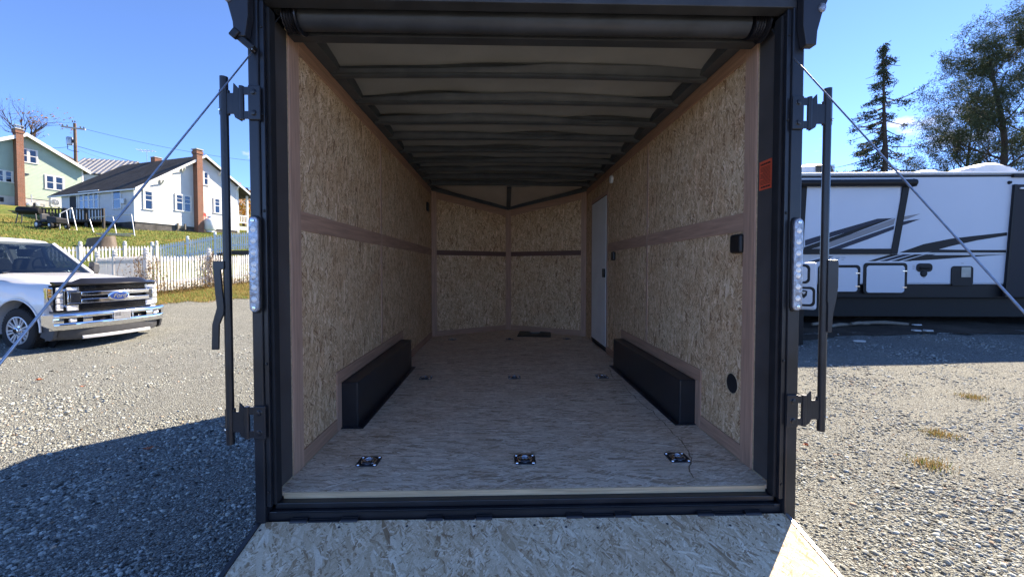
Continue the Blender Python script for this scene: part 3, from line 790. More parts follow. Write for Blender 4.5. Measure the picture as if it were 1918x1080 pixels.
# loose stones on the gravel, thickest near by; every stone a crushed chip of its own
phi = (1+5**.5)/2
ICO_V = np.array([(-1,phi,0),(1,phi,0),(-1,-phi,0),(1,-phi,0),(0,-1,phi),(0,1,phi),(0,-1,-phi),(0,1,-phi),(phi,0,-1),(phi,0,1),(-phi,0,-1),(-phi,0,1)], float)/1.9
ICO_F = np.array([(0,11,5),(0,5,1),(0,1,7),(0,7,10),(0,10,11),(1,5,9),(5,11,4),(11,10,2),(10,7,6),(7,1,8),(3,9,4),(3,4,2),(3,2,6),(3,6,8),(3,8,9),(4,9,5),(2,4,11),(6,2,10),(8,6,7),(9,8,1)])
def stones(name, P, size, flat=.55):
    n = len(P)
    V = np.repeat(ICO_V[None], n, 0) * (1 + RNG.uniform(-.28, .28, (n, 12, 1)))
    V *= np.stack([RNG.uniform(.75, 1.35, n), RNG.uniform(.6, 1.0, n), RNG.uniform(.35, .8, n)*flat/.55], 1)[:, None, :]
    a = RNG.uniform(0, 2*PI, n); b = RNG.normal(0, .35, n); ca, sa, cb, sb = np.cos(a), np.sin(a), np.cos(b), np.sin(b)
    y = V[..., 1]*cb[:, None] - V[..., 2]*sb[:, None]; z = V[..., 1]*sb[:, None] + V[..., 2]*cb[:, None]; x = V[..., 0]
    V = np.stack([x*ca[:, None]-y*sa[:, None], x*sa[:, None]+y*ca[:, None], z], -1) * size[:, None, None] + P[:, None, :]
    F = (ICO_F[None] + 12*np.arange(n)[:, None, None]).reshape(-1)
    g = np.clip(RNG.normal(.35, .15, n), .05, .70); warm = RNG.normal(0, .02, n)
    col = np.stack([g*(.90+warm), g*(.945+warm*.4), g*(.865-warm), np.ones(n)], 1)
    r = RNG.random(n); rb = r < .04; col[rb, :3] = np.stack([g[rb]*1.05, g[rb]*.8, g[rb]*.6], 1)
    return kind(raw_mesh(name, V.reshape(-1, 3), 3, F, 'gravel_stone', None, np.repeat(col, 12, 0)), 'stuff')
def scatter(xa, xb, ya, yb, n, dens):
    x = RNG.uniform(xa, xb, n); y = RNG.uniform(ya, yb, n); keep = RNG.random(n) < dens(x, y); return x[keep], y[keep]
def put_stones(name, xa, xb, ya, yb, n, dens, mu=.0068):
    x, y = scatter(xa, xb, ya, yb, n, dens)
    s = np.clip(RNG.lognormal(math.log(mu), .42, len(x)), .0032, .021)
    cl = np.array([mnoise.noise(Vector((a*.9, b*.9, 3)))+.6*mnoise.noise(Vector((a*2.7, b*2.7, 8))) for a, b in zip(x, y)])
    k = RNG.random(len(x)) < np.clip(.72+1.1*cl, .22, 1); x, y, s, cl = x[k], y[k], s[k], cl[k]; s = s*np.clip(1+.5*cl, .7, 1.4)
    z = np.array([gnd_z(a, b) for a, b in zip(x, y)]) + s*.12
    return stones(name, np.stack([x, y, z], 1), s)
fade = lambda x, y: np.clip((2.55/np.maximum(np.hypot(x, y), .1))**2, 0, 1)
inview_l = lambda x, y: fade(x, y) * np.clip((x+1.27*y+1.9)/1.3, 0, 1) * ((x < -1.15) & (-.77*x+.64*y < 15.2+.13*(y-11.7)))
inview_r = lambda x, y: fade(x, y) * np.clip((1.35*y+1.9-x)/1.4, 0, 1) * (x > 1.35)
put_stones('gravel_stones', -9.5, -1.1, .4, 10, 800000, inview_l)
put_stones('gravel_stones', 1.3, 10.5, .4, 9.5, 720000, inview_r, .0073)

# grass blades on the strip and the bank, dead leaves among them
def blades(name, pts, hs, mat, w=.004):
    n = len(pts); a = RNG.uniform(0, 2*PI, n); ln = RNG.uniform(.1, .7, n)*hs
    dx, dy = np.cos(a), np.sin(a); px_, py_ = -dy, dx
    P = np.asarray(pts)
    v0 = P + np.stack([px_*w, py_*w, np.zeros(n)], 1); v1 = P - np.stack([px_*w, py_*w, np.zeros(n)], 1)
    v2 = P + np.stack([dx*ln, dy*ln, hs], 1)
    V = np.stack([v0, v1, v2], 1).reshape(-1, 3)
    g = RNG.random(n)
    return raw_mesh(name, V, 3, np.arange(3*n), mat, None, np.repeat(np.stack([g, g, g, np.ones(n)], 1), 3, 0))
def blade_mat(name, stops, tr=.25):
    t = NT(name); a = t.n('ShaderNodeAttribute', attribute_name='tone', attribute_type='GEOMETRY')
    col = t.ramp(t.math('MULTIPLY', a.outputs['Fac'], 1.0), stops)
    b = t.n('ShaderNodeBsdfPrincipled'); t.l(col, b.inputs['Base Color']); b.inputs['Roughness'].default_value = .7; b.inputs['Specular IOR Level'].default_value = .2
    tr_ = t.n('ShaderNodeBsdfTranslucent'); t.l(col, tr_.inputs[0])
    mx = t.n('ShaderNodeMixShader'); mx.inputs[0].default_value = tr; t.l(b.outputs[0], mx.inputs[1]); t.l(tr_.outputs[0], mx.inputs[2]); t.l(mx.outputs[0], t.out.inputs[0])
blade_mat('grass_blade', [(0, (.30, .20, .07)), (.4, (.25, .21, .06)), (.55, (.12, .175, .035)), (1, (.08, .14, .028))])
blade_mat('straw_blade', [(0, (.42, .27, .10)), (.6, (.32, .21, .08)), (.8, (.18, .19, .05)), (1, (.09, .15, .03))])
def field(n, xa, xb, ya, yb, cond):
    x = RNG.uniform(xa, xb, n); y = RNG.uniform(ya, yb, n)
    p = [(a, b, gnd_z(a, b) + .01) for a, b in zip(x, y) if cond(a, b)]
    return np.array(p)
p = field(90000, -15, -7, 9, 20, lambda a, b: edge_d(a, b)-.15 < bank_d(a, b) < 20.5)
kind(blades('strip_grass', p, RNG.uniform(.02, .10, len(p)), 'straw_blade', .006), 'stuff')
p = field(60000, -45, -14, 14, 46, lambda a, b: 22 < bank_d(a, b) < 50 and a > -1.3*b)
kind(blades('bank_grass', p, RNG.uniform(.05, .16, len(p)), 'grass_blade', .02), 'stuff')
# ---------------------------------------------------------------- travel trailer parked on the right
plain('rv_white', (.50, .54, .60), 0.35, 0, .4, .02, 1.2)
plain('rv_black', (.012, .012, .013), 0.5, 0, .22, .2, 2)
plain('rv_grey', (.20, .20, .21), 0.5, 0, .5, .06, 3)
plain('rv_silver', (.42, .43, .45), 0.3, 0, .5, .06, 3)
plain('rv_navy', (.022, .027, .045), 0.5, 0, .25, .1, 3)
plain('rv_roof', (.72, .72, .70), 0.5, 0, .4, .06, 3)
plain('screen', (.03, .03, .034), 0.7, 0, .2, .15, 60)
plain('glass_dark', (.03, .035, .04), 0.06, 0, .7, .1, 2)
plain('meter_glass', (.22, .25, .25), 0.1, 0, .6, .2, 4)
RVA = R(-3.3); RVP = (7.46, 10.15)
rv = thing('fifth_wheel_camper', 'long white fifth-wheel camper with dark swoosh graphics parked beyond the gravel', 'camper', (RVP[0], RVP[1], 0), RVA)
def rw(px, py): return wall_pt(px, py, RVP, RVA)
def rp(name, mb, mats, bevel=0, smooth=None, parent=None): return mb.build(name, mats, parent or rv, bevel, smooth)
x0, zt = -1.6, rw(1600, 327)[1]; x1 = 12.6
zb = rw(1850, 533)[1]
m = MB(); m.box(x0, x1, 0.0, 2.55, zb, zt); rp('body', m, 'rv_white', .05)
m = MB(); m.box(x0+.2, x1-.1, .06, 2.5, zb-.34, zb-.002); rp('underbody', m, 'rv_black', .02)
m = MB(); m.box(x0+.8, x1-1, .35, 2.3, zb-.84, zb-.342); rp('chassis', m, 'rv_black')  # box carried lower to cover the sunlit ground seen beneath
m = MB(); m.box(x0-.02, x1+.02, -.03, 2.58, zt-.005, zt+.05); rp('roof_edge', m, 'rv_roof', .015)
m = MB(); m.box(x0, x1, -.012, -.001, zt-.075, zt-.03); rp('gutter', m, 'rv_black')
m = MB(); m.box(x0+.05, x1-.05, .1, 2.45, zt+.051, zt+.075); rp('roof_membrane', m, 'rv_roof', .01)
# roof units
def roof_unit(name, px0, px1, pyt, y0, y1, fr, bk, grille):
    s0, s1 = rw(px0, 322)[0], rw(px1, 322)[0]
    zt2 = CAM_Z + (rw((px0+px1)/2, pyt)[1] - CAM_Z) * 1.03
    zz = zt + .076
    m = MB(); rings = []
    n = 10
    for k in range(n+1):
        t = k/n; s = s0 + (s1-s0)*t
        h = zt2 - zz
        f = min(1, (t/fr)**.38 if fr else 1) * min(1, ((1-t)/bk)**.38 if bk else 1)
        f = max(f, .03)
        rings.append([(s, y0, zz), (s, y0+.04, zz+h*f*.8), (s, y0+.14, zz+h*f), (s, y1-.14, zz+h*f), (s, y1-.04, zz+h*f*.8), (s, y1, zz)])
    m.loft(rings); u = rp(name, m, 'rv_roof', smooth=40)
    if grille:
        for k in range(7):
            m = MB(); z = zz + (zt2-zz)*(.16+.105*k); m.box(s1-.55, s1-.08, y0+.005-.02, y0+.03, z, z+.018); rp('louvre', m, 'rv_black', parent=u)
    return u
roof_unit('air_conditioner', 1494, 1597, 302, .5, 1.35, .45, .05, True)
roof_unit('roof_vent', 1700, 1747, 308, .8, 1.3, .85, .02, False)
roof_unit('roof_hatch', 1752, 1838, 311, .6, 1.4, .35, .4, False)
roof_unit('skylight_dome', 1860, 1960, 299, .5, 1.5, .35, .4, False)
# slide-out wall with black fascia, awning roller across its top
def poly(name, pts, mat, d0=-.006, d1=-.001, parent=None):
    m = MB(); m.prism([rw(*p) for p in pts], 'y', d0, d1); return rp(name, m, mat, parent=parent)
sl = rw(1676, 471); sa = rw(1500, 352); sb = rw(1700, 350)
m = MB(); m.box(-1.5, sl[0]+.06, -.055, -.002, rw(1600, 470)[1]+.05, zt-.16); so = rp('slide_out', m, 'rv_white', .012)
m = MB(); m.box(-1.5, rw(1676, 470)[0], -.075, -.056, rw(1600, 476)[1], rw(1600, 466)[1]); rp('fascia', m, 'rv_black', .006, parent=so)
poly('fascia', [(1687, 348), (1699, 348), (1676, 475), (1664, 475)], 'rv_black', -.078, -.056, so)
poly('fascia', [(1497, 350), (1508, 350), (1500, 475), (1490, 475)], 'rv_black', -.078, -.056, so)
aw = MB(); za = rw(1600, 345)[1]; aw.tube([(-1.4, -.16, za), (rw(1703, 344)[0], -.16, za)], .085, 16)
awn = rp('awning', aw, 'rv_black', smooth=40)
m = MB(); m.tube([(rw(1698, 344)[0], -.17, za+.07), (rw(1704, 345)[0], -.17, za+.03), (rw(1703, 350)[0], -.17, za-.07), (rw(1697, 352)[0], -.17, za-.08)], .03, 8); rp('awning_arm', m, 'rv_black', parent=awn)
m = MB(); m.box(-1.4, rw(1690, 340)[0], -.09, -.056, za+.06, za+.13); rp('awning_rail', m, 'rv_silver', .005, parent=awn)
# painted swooshes (flat vinyl)
G = -.0565
def vinyl(pts, mat, on_slide=False, k=0):
    d = (-.0575 - .0006*k) if on_slide else (-.0026 - .0006*k)
    poly('swoosh', pts, mat, d-.0012, d, so if on_slide else None)
vinyl([(1505, 461), (1560, 442), (1620, 424), (1668, 409), (1640, 410), (1560, 433), (1505, 450)], 'rv_navy', True)
vinyl([(1503, 470), (1545, 458), (1600, 435), (1672, 408), (1620, 422), (1560, 443), (1503, 463)], 'rv_black', True, 1)
vinyl([(1545, 466), (1600, 446), (1670, 421), (1673, 409), (1610, 432), (1560, 450), (1520, 466)], 'rv_grey', True, 2)
vinyl([(1572, 466), (1620, 449), (1670, 430), (1671, 423), (1610, 444), (1550, 466)], 'rv_navy', True, 3)
vinyl([(1679, 415), (1700, 410), (1724, 400), (1700, 404), (1681, 408)], 'rv_grey')
vinyl([(1678, 426), (1700, 419), (1724, 410), (1700, 413), (1679, 418)], 'rv_navy')
vinyl([(1684, 473), (1730, 457), (1780, 447), (1830, 441), (1886, 435), (1886, 441), (1830, 450), (1780, 461), (1740, 472), (1720, 473)], 'rv_black')
vinyl([(1738, 473), (1757, 467), (1820, 468), (1884, 468), (1884, 473), (1800, 473)], 'rv_black', k=1)
vinyl([(1738, 473.5), (1884, 473.5), (1884, 476), (1725, 477)], 'rv_silver', k=1)
for k in range(4):
    a = 1625+22*k; vinyl([(a, 489), (a+14, 489), (a+62, 476), (a+44, 476)], ('rv_black', 'rv_navy', 'rv_black', 'rv_navy')[k], k=1)
vinyl([(1690, 489), (1735, 487), (1790, 483), (1884, 476.5), (1830, 477.5), (1770, 477.5), (1728, 478)], 'rv_black', k=2)
vinyl([(1500, 479), (1545, 478), (1510, 489), (1500, 489)], 'rv_silver'); vinyl([(1510, 491), (1550, 480), (1562, 480), (1530, 491)], 'rv_navy')
# compartment doors with rounded black rims
def round_rect(a, b, c, d, r, n=5):
    pts = []
    for cx, cy, st in ((b-r, d-r, 0), (a+r, d-r, 90), (a+r, c+r, 180), (b-r, c+r, 270)):
        for k in range(n+1):
            t = R(st+90*k/n); pts.append((cx+r*math.cos(t), cy+r*math.sin(t)))
    return pts
def hatch(px0, px1, py0, py1, inner='rv_white', latches=True, down=0, name='compartment_door'):
    s0, z1 = rw(px0, py0); s1, _ = rw(px1, py0); _, z0 = rw(px1, py1)
    m = MB(); m.prism(round_rect(s0, s1, z0, z1, .09), 'y', -.016, -.001); f = rp(name, m, 'rv_black', .004)
    m = MB(); m.prism(round_rect(s0+.07, s1-.07, z0+.03-down, z1-.07, .07), 'y', -.024, -.0165); rp('door_panel', m, inner, .004, parent=f)
    if latches:
        for z in (z0+.15, z1-.22):
            m = MB(); m.box(s1-.13, s1-.02, -.034, -.0245, z, z+.025); rp('latch', m, 'chrome', .003, parent=f)
    return f
hatch(1532, 1611, 496, 548); hatch(1617, 1699, 492, 550)
c = hatch(1716, 1746, 493, 509, 'rv_black', False, name='control_hatch')
s, z = rw(1730, 512); m = MB(); m.lathe((s, 0, z), [(0, -.03), (.07, -.025), (.09, -.001)], 'y', 16); rp('filler_cap', m, 'rv_black', smooth=40)
m = MB(); s0, z1 = rw(1781, 498); s1, z0 = rw(1821, 535); m.prism(round_rect(s0, s1, z0, z1, .08), 'y', -.02, -.001); b = rp('utility_bay', m, 'rv_black', .005)
m = MB(); s0, z1 = rw(1799, 500); s1, z0 = rw(1816, 519); m.box(s0, s1, -.03, -.0205, z0, z1); rp('inspection_glass', m, 'meter_glass', .004, parent=b)
# small print decals
m = MB()
for px, py, w in ((1709, 497, 5), (1709, 500, 5), (1709, 503, 4), (1728, 518, 6), (1728, 520, 5), (1800, 493, 5), (1565, 482, 9), (1565, 484, 7), (1576, 482, 8), (1576, 486, 5)):
    s, z = rw(px, py); m.box(s, s+w*.012, -.004, -.001, z-.006, z+.006)
rp('decal', m, 'rv_grey')
# dark entrance at the right end: screened doorway with grab rail and porch light
s0, z1 = rw(1896, 346); m = MB(); m._add([(rw(1896, 346)[0], -.03, z1), (x1-.4, -.03, z1), (x1-.4, -.03, zb-.3), (rw(1877, 560)[0], -.03, zb-.3), (rw(1896, 346)[0], -.001, z1), (x1-.4, -.001, z1), (x1-.4, -.001, zb-.3), (rw(1877, 560)[0], -.001, zb-.3)],
    [(0,1,2,3), (7,6,5,4), (0,4,5,1), (1,5,6,2), (2,6,7,3), (3,7,4,0)]); en = rp('screen_wall', m, 'screen')
m = MB(); m.bar((rw(1896, 346)[0]+.03, -.045, z1), (rw(1877, 560)[0]+.03, -.045, zb-.3), .06, .03, (0, 1, 0)); rp('door_post', m, 'rv_black', parent=en)
m = MB(); m.box(rw(1907, 352)[0], x1-.6, -.06, -.031, rw(1910, 353)[1]-.02, rw(1910, 353)[1]+.02); rp('grab_rail', m, 'white_plastic', parent=en)
m = MB(); m.box(rw(1894, 330)[0], x1-.5, -.06, -.001, rw(1900, 331)[1]-.02, rw(1900, 329)[1]+.03); rp('drip_cap', m, 'rv_black')
s, z = rw(1890, 342); m = MB(); m.lathe((s, 0, z), [(0, -.05), (.035, -.04), (.045, -.001)], 'y', 14); rp('porch_light', m, 'rv_black', smooth=40)
# wheels
for sx_ in (8.4, 9.35):
    for y in (.25, 2.25):
        m = MB(); m.lathe((sx_, y, .40), [(0, -.1), (.26, -.1), (.37, -.09), (.40, -.05), (.40, .05), (.37, .09), (.26, .1), (0, .1)], 'y', 24); w = rp('wheel', m, 'rubber', smooth=40)
        m = MB(); m.lathe((sx_, y-.11, .40), [(0, -.01), (.19, -.01), (.22, .01), (0, .01)], 'y', 16); rp('rim', m, 'satin_alloy', smooth=40, parent=w)
for sx_ in (.3, 11.6):
    m = MB(); m.box(sx_-.04, sx_+.04, .5, .58, .04, zb-.3); m.box(sx_-.12, sx_+.12, .42, .66, .0, .04); rp('landing_leg', m, 'rv_black')
# second camper whose lower front corner shows between the trailer post and the bar lock
CP = (5.45, 8.35); CA = R(-24)
cp2 = thing('camper_trailer', 'white camper corner with two rimmed hatches and a shield emblem beside the black trailer post', 'camper', (at(1531, 540, 7.9).x, 7.9, 0), 0)
c0 = (at(1531, 540, 7.9).x, 7.9); ca = R(180-28)      # wall runs back to the left from its right corner
def cw(px, py):
    s, z = wall_pt(px, py, c0, ca); return s, z
cp2.rotation_euler = (0, 0, ca)
ztop = cw(1531, 491)[1]; zbot = cw(1531, 581)[1]
m = MB(); m.box(0, 2.2, -2.1, 0, zbot, ztop); m.build('body', 'rv_white', cp2, .05)
m = MB(); m.box(.2, 2.0, -2.0, -.1, .05, zbot-.002); m.build('underbody', 'rv_black', cp2)
def chatch(px0, px1, py0, py1):
    s0, z1 = cw(px1, py0); s1, _ = cw(px0, py0); z0 = cw(px1, py1)[1]
    m = MB(); m.prism(round_rect(s0, s1+.5, z0, z1, .08), 'y', .001, .016); f = m.build('compartment_door', 'rv_black', cp2, .004)
    m = MB(); m.prism(round_rect(s0+.045, s1+.46, z0+.045, z1-.045, .06), 'y', .0165, .024); m.build('door_panel', 'rv_white', f, .004); return f
chatch(1497, 1517.5, 495, 531); f = chatch(1497, 1527, 537, 574)
s, z = cw(1505, 550); m = MB(); m.prism([(s-.06, z+.06), (s, z+.08), (s+.06, z+.06), (s+.05, z-.03), (s, z-.09), (s-.05, z-.03)], 'y', .0245, .030); e = m.build('shield_emblem', 'rv_black', f, .003)
m = MB(); m.prism([(s-.035, z+.035), (s, z+.05), (s+.035, z+.035), (s, z-.01)], 'y', .0305, .033); m.build('shield_chevron', 'rv_silver', f)

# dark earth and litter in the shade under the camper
def dz(x, y): return gnd_z(x, y) + .02 + .10*smooth((y-9.3)/1.5)*(.6+.8*mnoise.noise(Vector((x*.8, y*.8, 4)))) + .05*mnoise.noise(Vector((x*2.3, y*2.3, 9))) + .9*smooth((y-12.6)/1.6)  # last term: bank added behind the camper to hide sunlit ground
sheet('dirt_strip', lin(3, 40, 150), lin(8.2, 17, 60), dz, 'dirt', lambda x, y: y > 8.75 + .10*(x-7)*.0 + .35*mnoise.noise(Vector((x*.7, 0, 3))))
for i, (px, py, w) in enumerate(((1540, 576, .5), (1575, 578, .8), (1612, 583, .5), (1660, 572, .9))):
    p = at(px, py, 9.9); z = dz(p.x, 9.9); a = R(random.uniform(-20, 20))
    m = MB(); m.tube([(p.x-w/2*math.cos(a), 9.9-w/2*math.sin(a), z+.05), (p.x, 9.92, z+.07), (p.x+w/2*math.cos(a), 9.9+w/2*math.sin(a), z+.05)], [.035, .045, .03], 8)
    tag(m.build('branch', 'grey_wood', None, smooth=40), ('thin grey branch lying leftmost in the dirt under the white camper', 'long grey branch on the dark dirt under the camper hatch doors', 'short grey branch on the dark dirt right of the longer one', 'longest grey branch under the camper filler cap')[i], 'branch', 'branches in the dirt under the camper')
plain('litter', (.55, .55, .52), .7)
for i, (px, py) in enumerate(((1608, 645), (1718, 576), (1715, 622), (1740, 623))):
    Y = (8.3, 9.9, 9.1, 9.1)[i]; g = ray(px, py); p = Vector((g.x*Y, Y, 0)); z = (dz if Y > 8.7 else gnd_z)(p.x, Y)
    m = MB(); pts = [(p.x+.12*math.cos(t)*random.uniform(.5, 1.3), Y+.08*math.sin(t)*random.uniform(.5, 1.3)) for t in [PI*2*k/7 for k in range(7)]]
    m.prism(pts, 'z', z+.005, z+.03); tag(m.build('litter_scrap', 'litter'), ('pale crumpled scrap on the shaded gravel before the camper', 'white scrap on the dirt under the camper body', 'pale flat scrap at the edge of the dark dirt', 'small pale scrap right of the flat one at the dirt edge')[i], 'litter', 'scraps of litter by the camper')
# ---------------------------------------------------------------- white pickup truck (local x forward, y to its far side, origin under the front axle)
plain('truck_white', (.70, .70, .70), 0.22, 0, .5, .03, 1.5, Coat_Weight=0.6, Coat_Roughness=0.05)
plain('trim_grey', (.055, .056, .06), 0.5, 0, .4, .15, 12, .05, 150)
plain('gloss_black', (.012, .012, .014), 0.08, 0, .6, .15, 3)
plain('amber', (.75, .30, .03), 0.2, 0, .6, .15, 60)
plain('emblem_blue', (.012, .035, .16), 0.15, 0, .6, .05, 20)
plain('tyre', (.022, .022, .023), 0.8, 0, .3, .2, 20, .1, 60)
plain('arch_dark', (.01, .01, .011), 0.85, 0, .2)
plain('seat_cloth', (.11, .11, .115), 0.85, 0, .2, .2, 30)
plain('headlamp', (.72, .73, .75), 0.12, 0.6, .7, .3, 26)
def glass_mat(name, tint, refl=.5):
    t = NT(name)
    tr = t.n('ShaderNodeBsdfTransparent'); tr.inputs[0].default_value = tint + (1,)
    gl = t.n('ShaderNodeBsdfGlossy'); gl.inputs['Roughness'].default_value = .03; gl.inputs[0].default_value = (.9, .95, 1, 1)
    fr = t.n('ShaderNodeFresnel'); fr.inputs[0].default_value = 1.5
    mx = t.n('ShaderNodeMixShader'); t.l(t.math('MULTIPLY_ADD', fr.outputs[0], 1.0), mx.inputs[0])
    fr2 = t.math('ADD', t.math('MULTIPLY', fr.outputs[0], 1.3), .02, True); t.l(fr2, mx.inputs[0])
    t.l(tr.outputs[0], mx.inputs[1]); t.l(gl.outputs[0], mx.inputs[2]); t.l(mx.outputs[0], t.out.inputs[0])
glass_mat('auto_glass', (.22, .26, .28)); glass_mat('lens_glass', (.9, .92, .95)); glass_mat('pane_glass', (.30, .33, .36))
TRK = (-8.82, 8.82, .03)
truck = thing('pickup_truck', 'white four door pickup truck with chrome grille parked on sunlit gravel by the picket fence', 'pickup truck', TRK, R(-11))
ZMAP = [(-1, -1.1), (.385, .20), (.53, .42), (.82, .725), (.845, .765), (1.155, 1.215), (1.26, 1.315), (1.32, 1.42), (1.40, 1.52), (2.0, 2.27), (3, 3.3)]
def zmap(z):
    for (a, ya), (b, yb) in zip(ZMAP, ZMAP[1:]):
        if z <= b: return ya + (yb-ya)*(z-a)/(b-a)
def kp(name, mb, mats, bevel=0, smooth=None, parent=None):
    if name not in ('wheel', 'tread', 'rim', 'brake', 'spoke', 'hub', 'hub_cap', 'lug_nut'):
        for v in mb.v: v.z = zmap(v.z)
    return mb.build(name, mats, parent or truck, bevel, smooth)
def cut(ob, mbs):
    """carve wheel arches out of a body part, keeping only the finished mesh"""
    tmp = []
    for mb in mbs:
        [setattr(v, 'z', v.z) for v in mb.v]; c = mb.build('cutter', 'arch_dark', None); c.parent = ob.parent; c.location = ORG[c.name] - ORG.get(ob.parent.name, Vector()); tmp.append(c)
        md = ob.modifiers.new('cut', 'BOOLEAN'); md.operation = 'DIFFERENCE'; md.object = c; md.solver = 'EXACT'
    bpy.context.view_layer.update()
    me = bpy.data.meshes.new_from_object(ob.evaluated_get(bpy.context.evaluated_depsgraph_get()))
    ob.modifiers.clear(); old = ob.data; ob.data = me; me.name = old.name; bpy.data.meshes.remove(old)
    for c in tmp: bpy.data.objects.remove(c)
def section(x, w, wt, zb, zm, zs, ztop, crown=.03):
    """closed ring of the body at x: w half width, wt half width at the top edge, zs shoulder"""
    h = [(0, zb), (w*.9, zb), (w, zb+.06), (w+.012, zm), (w, zs-.05), (wt+.02, zs), (wt-.05, ztop-.012), (wt*.5, ztop+crown*.8), (0, ztop+crown)]
    L = [(x, y, z) for y, z in h] + [(x, -y, z) for y, z in reversed(h[1:-1])]
    return L
RB = -4.06
# lower body: front clip, cab, then the bed
m = MB()
m.loft([section(.63, .985, .93, .58, .82, 1.14, 1.225), section(.2, 1.005, .95, .50, .84, 1.185, 1.265), section(-.6, 1.005, .96, .46, .85, 1.23, 1.30), section(-1.12, 1.005, .97, .44, .85, 1.275, 1.32)])
body = kp('front_body', m, 'truck_white', smooth=38)
a1 = MB(); a1.lathe((0, -1.25, .43), [(0, 0), (.56, 0), (.56, .56), (0, .56)], 'y', 40); a2 = MB(); a2.lathe((0, .69, .43), [(0, 0), (.56, 0), (.56, .56), (0, .56)], 'y', 40)
cut(body, [a1, a2]); body.data.shade_smooth(); body.data.set_sharp_from_angle(angle=R(38))
for sy in (-1, 1):      # arch liner and lip
    m = MB(); m.lathe((0, sy*.72, .43), [(.0, 0), (.555, 0), (.555, sy*.02), (0, sy*.02)], 'y', 32); m.build('arch_liner', 'arch_dark', body)
    m = MB(); pts = [(.562*math.cos(a), sy*1.012, .43+.562*math.sin(a)) for a in [R(-4+188*k/24) for k in range(25)]]
    m.tube(pts, .018, 8); m.build('arch_lip', 'truck_white', body, smooth=60)
m = MB(); m.loft([section(-1.125, 1.005, .965, .44, .85, 1.28, 1.34, 0), section(-2.2, 1.01, .965, .44, .85, 1.29, 1.355, 0), section(-3.22, 1.01, .965, .44, .85, 1.30, 1.37, 0)])
kp('cab_body', m, 'truck_white', smooth=38)
m = MB(); m.loft([section(-3.27, 1.01, .985, .52, .85, 1.36, 1.43, 0), section(RB, 1.015, .985, .52, .85, 1.36, 1.43, 0), section(-5.3, 1.01, .985, .58, .85, 1.36, 1.43, 0)])
bed = kp('bed', m, 'truck_white', smooth=38)
a1 = MB(); a1.lathe((RB, -1.25, .43), [(0, 0), (.56, 0), (.56, .56), (0, .56)], 'y', 40); a2 = MB(); a2.lathe((RB, .69, .43), [(0, 0), (.56, 0), (.56, .56), (0, .56)], 'y', 40)
a3 = MB(); a3.box(-5.24, -3.34, -.86, .86, .95, 1.7)
cut(bed, [a1, a2, a3]); bed.data.shade_smooth(); bed.data.set_sharp_from_angle(angle=R(38))
m = MB(); m.box(-5.2, .7, -.42, .42, .36, .55); m.box(-.1, .1, -.8, .8, .36, .5); kp('chassis', m, 'arch_dark')
# bonnet: shallow bulge between two creases, dark deflector along its lip
m = MB(); rings = []
for t in [k/12 for k in range(13)]:
    x = .80 - 1.86*t; row = []
    for k in range(25):
        v = -1+2*k/24; y = v*(.875+.055*min(1, t*2))
        a = abs(v); z = 1.235 + .105*min(1, t*1.15) - .028*max(0, (.12-t)/.12)**2*2
        bulge = .028*smooth((.70-a)/.12) ; z += bulge*(1-.5*t) - .05*smooth((a-.86)/.14)
        row.append((x, y, z+.012))
    rings.append(row)
base = [[(p[0], p[1], p[2]-.05) for p in r] for r in rings]
m.loft(rings, cap=False, closed=False)
kp('bonnet', m, 'truck_white', smooth=50)
m = MB(); rings = []
for k in range(31):
    v = -1+2*k/30; y = v*.905; x = .965 - .13*v**4 - .08*v*v
    h = .035*smooth((.72-abs(v))/.1)
    rings.append([(x-.04, y, 1.185), (x, y, 1.19), (x+.012, y, 1.215), (x-.03, y, 1.245+h), (x-.11, y, 1.262+h), (x-.12, y, 1.235)])
m.loft(rings); kp('deflector', m, 'gloss_black', smooth=50)
# nose: dark recess behind chrome bars
def nose_x(v): return .945 - .17*abs(v)**2.6
def nose_strip(mb, y0, y1, z0, z1, dx0, dx1, n=14):
    rings = []
    for k in range(n+1):
        y = y0+(y1-y0)*k/n; x = nose_x(y/.95)
        rings.append([(x+dx0, y, z0), (x+dx1, y, z0+.004), (x+dx1, y, z1-.004), (x+dx0, y, z1)])
    mb.loft(rings)
m = MB(); nose_strip(m, -.92, .92, .83, 1.19, -.16, -.055); gr = kp('grille', m, 'arch_dark')
for z in (1.165, 1.145, 1.125): m = MB(); nose_strip(m, -.55, .70, z-.0045, z+.0045, -.05, -.012); kp('grille_bar', m, 'chrome', parent=gr)
for z in (.905, .883, .861): m = MB(); nose_strip(m, -.58, .70, z-.0045, z+.0045, -.05, -.012); kp('grille_bar', m, 'chrome', parent=gr)
for z0, z1 in ((1.035, 1.095), (.935, 1.000)):
    m = MB(); nose_strip(m, -.60, .66, z0, z1, -.05, .012, 24); kp('chrome_bar', m, 'chrome', .008, 40, parent=gr)
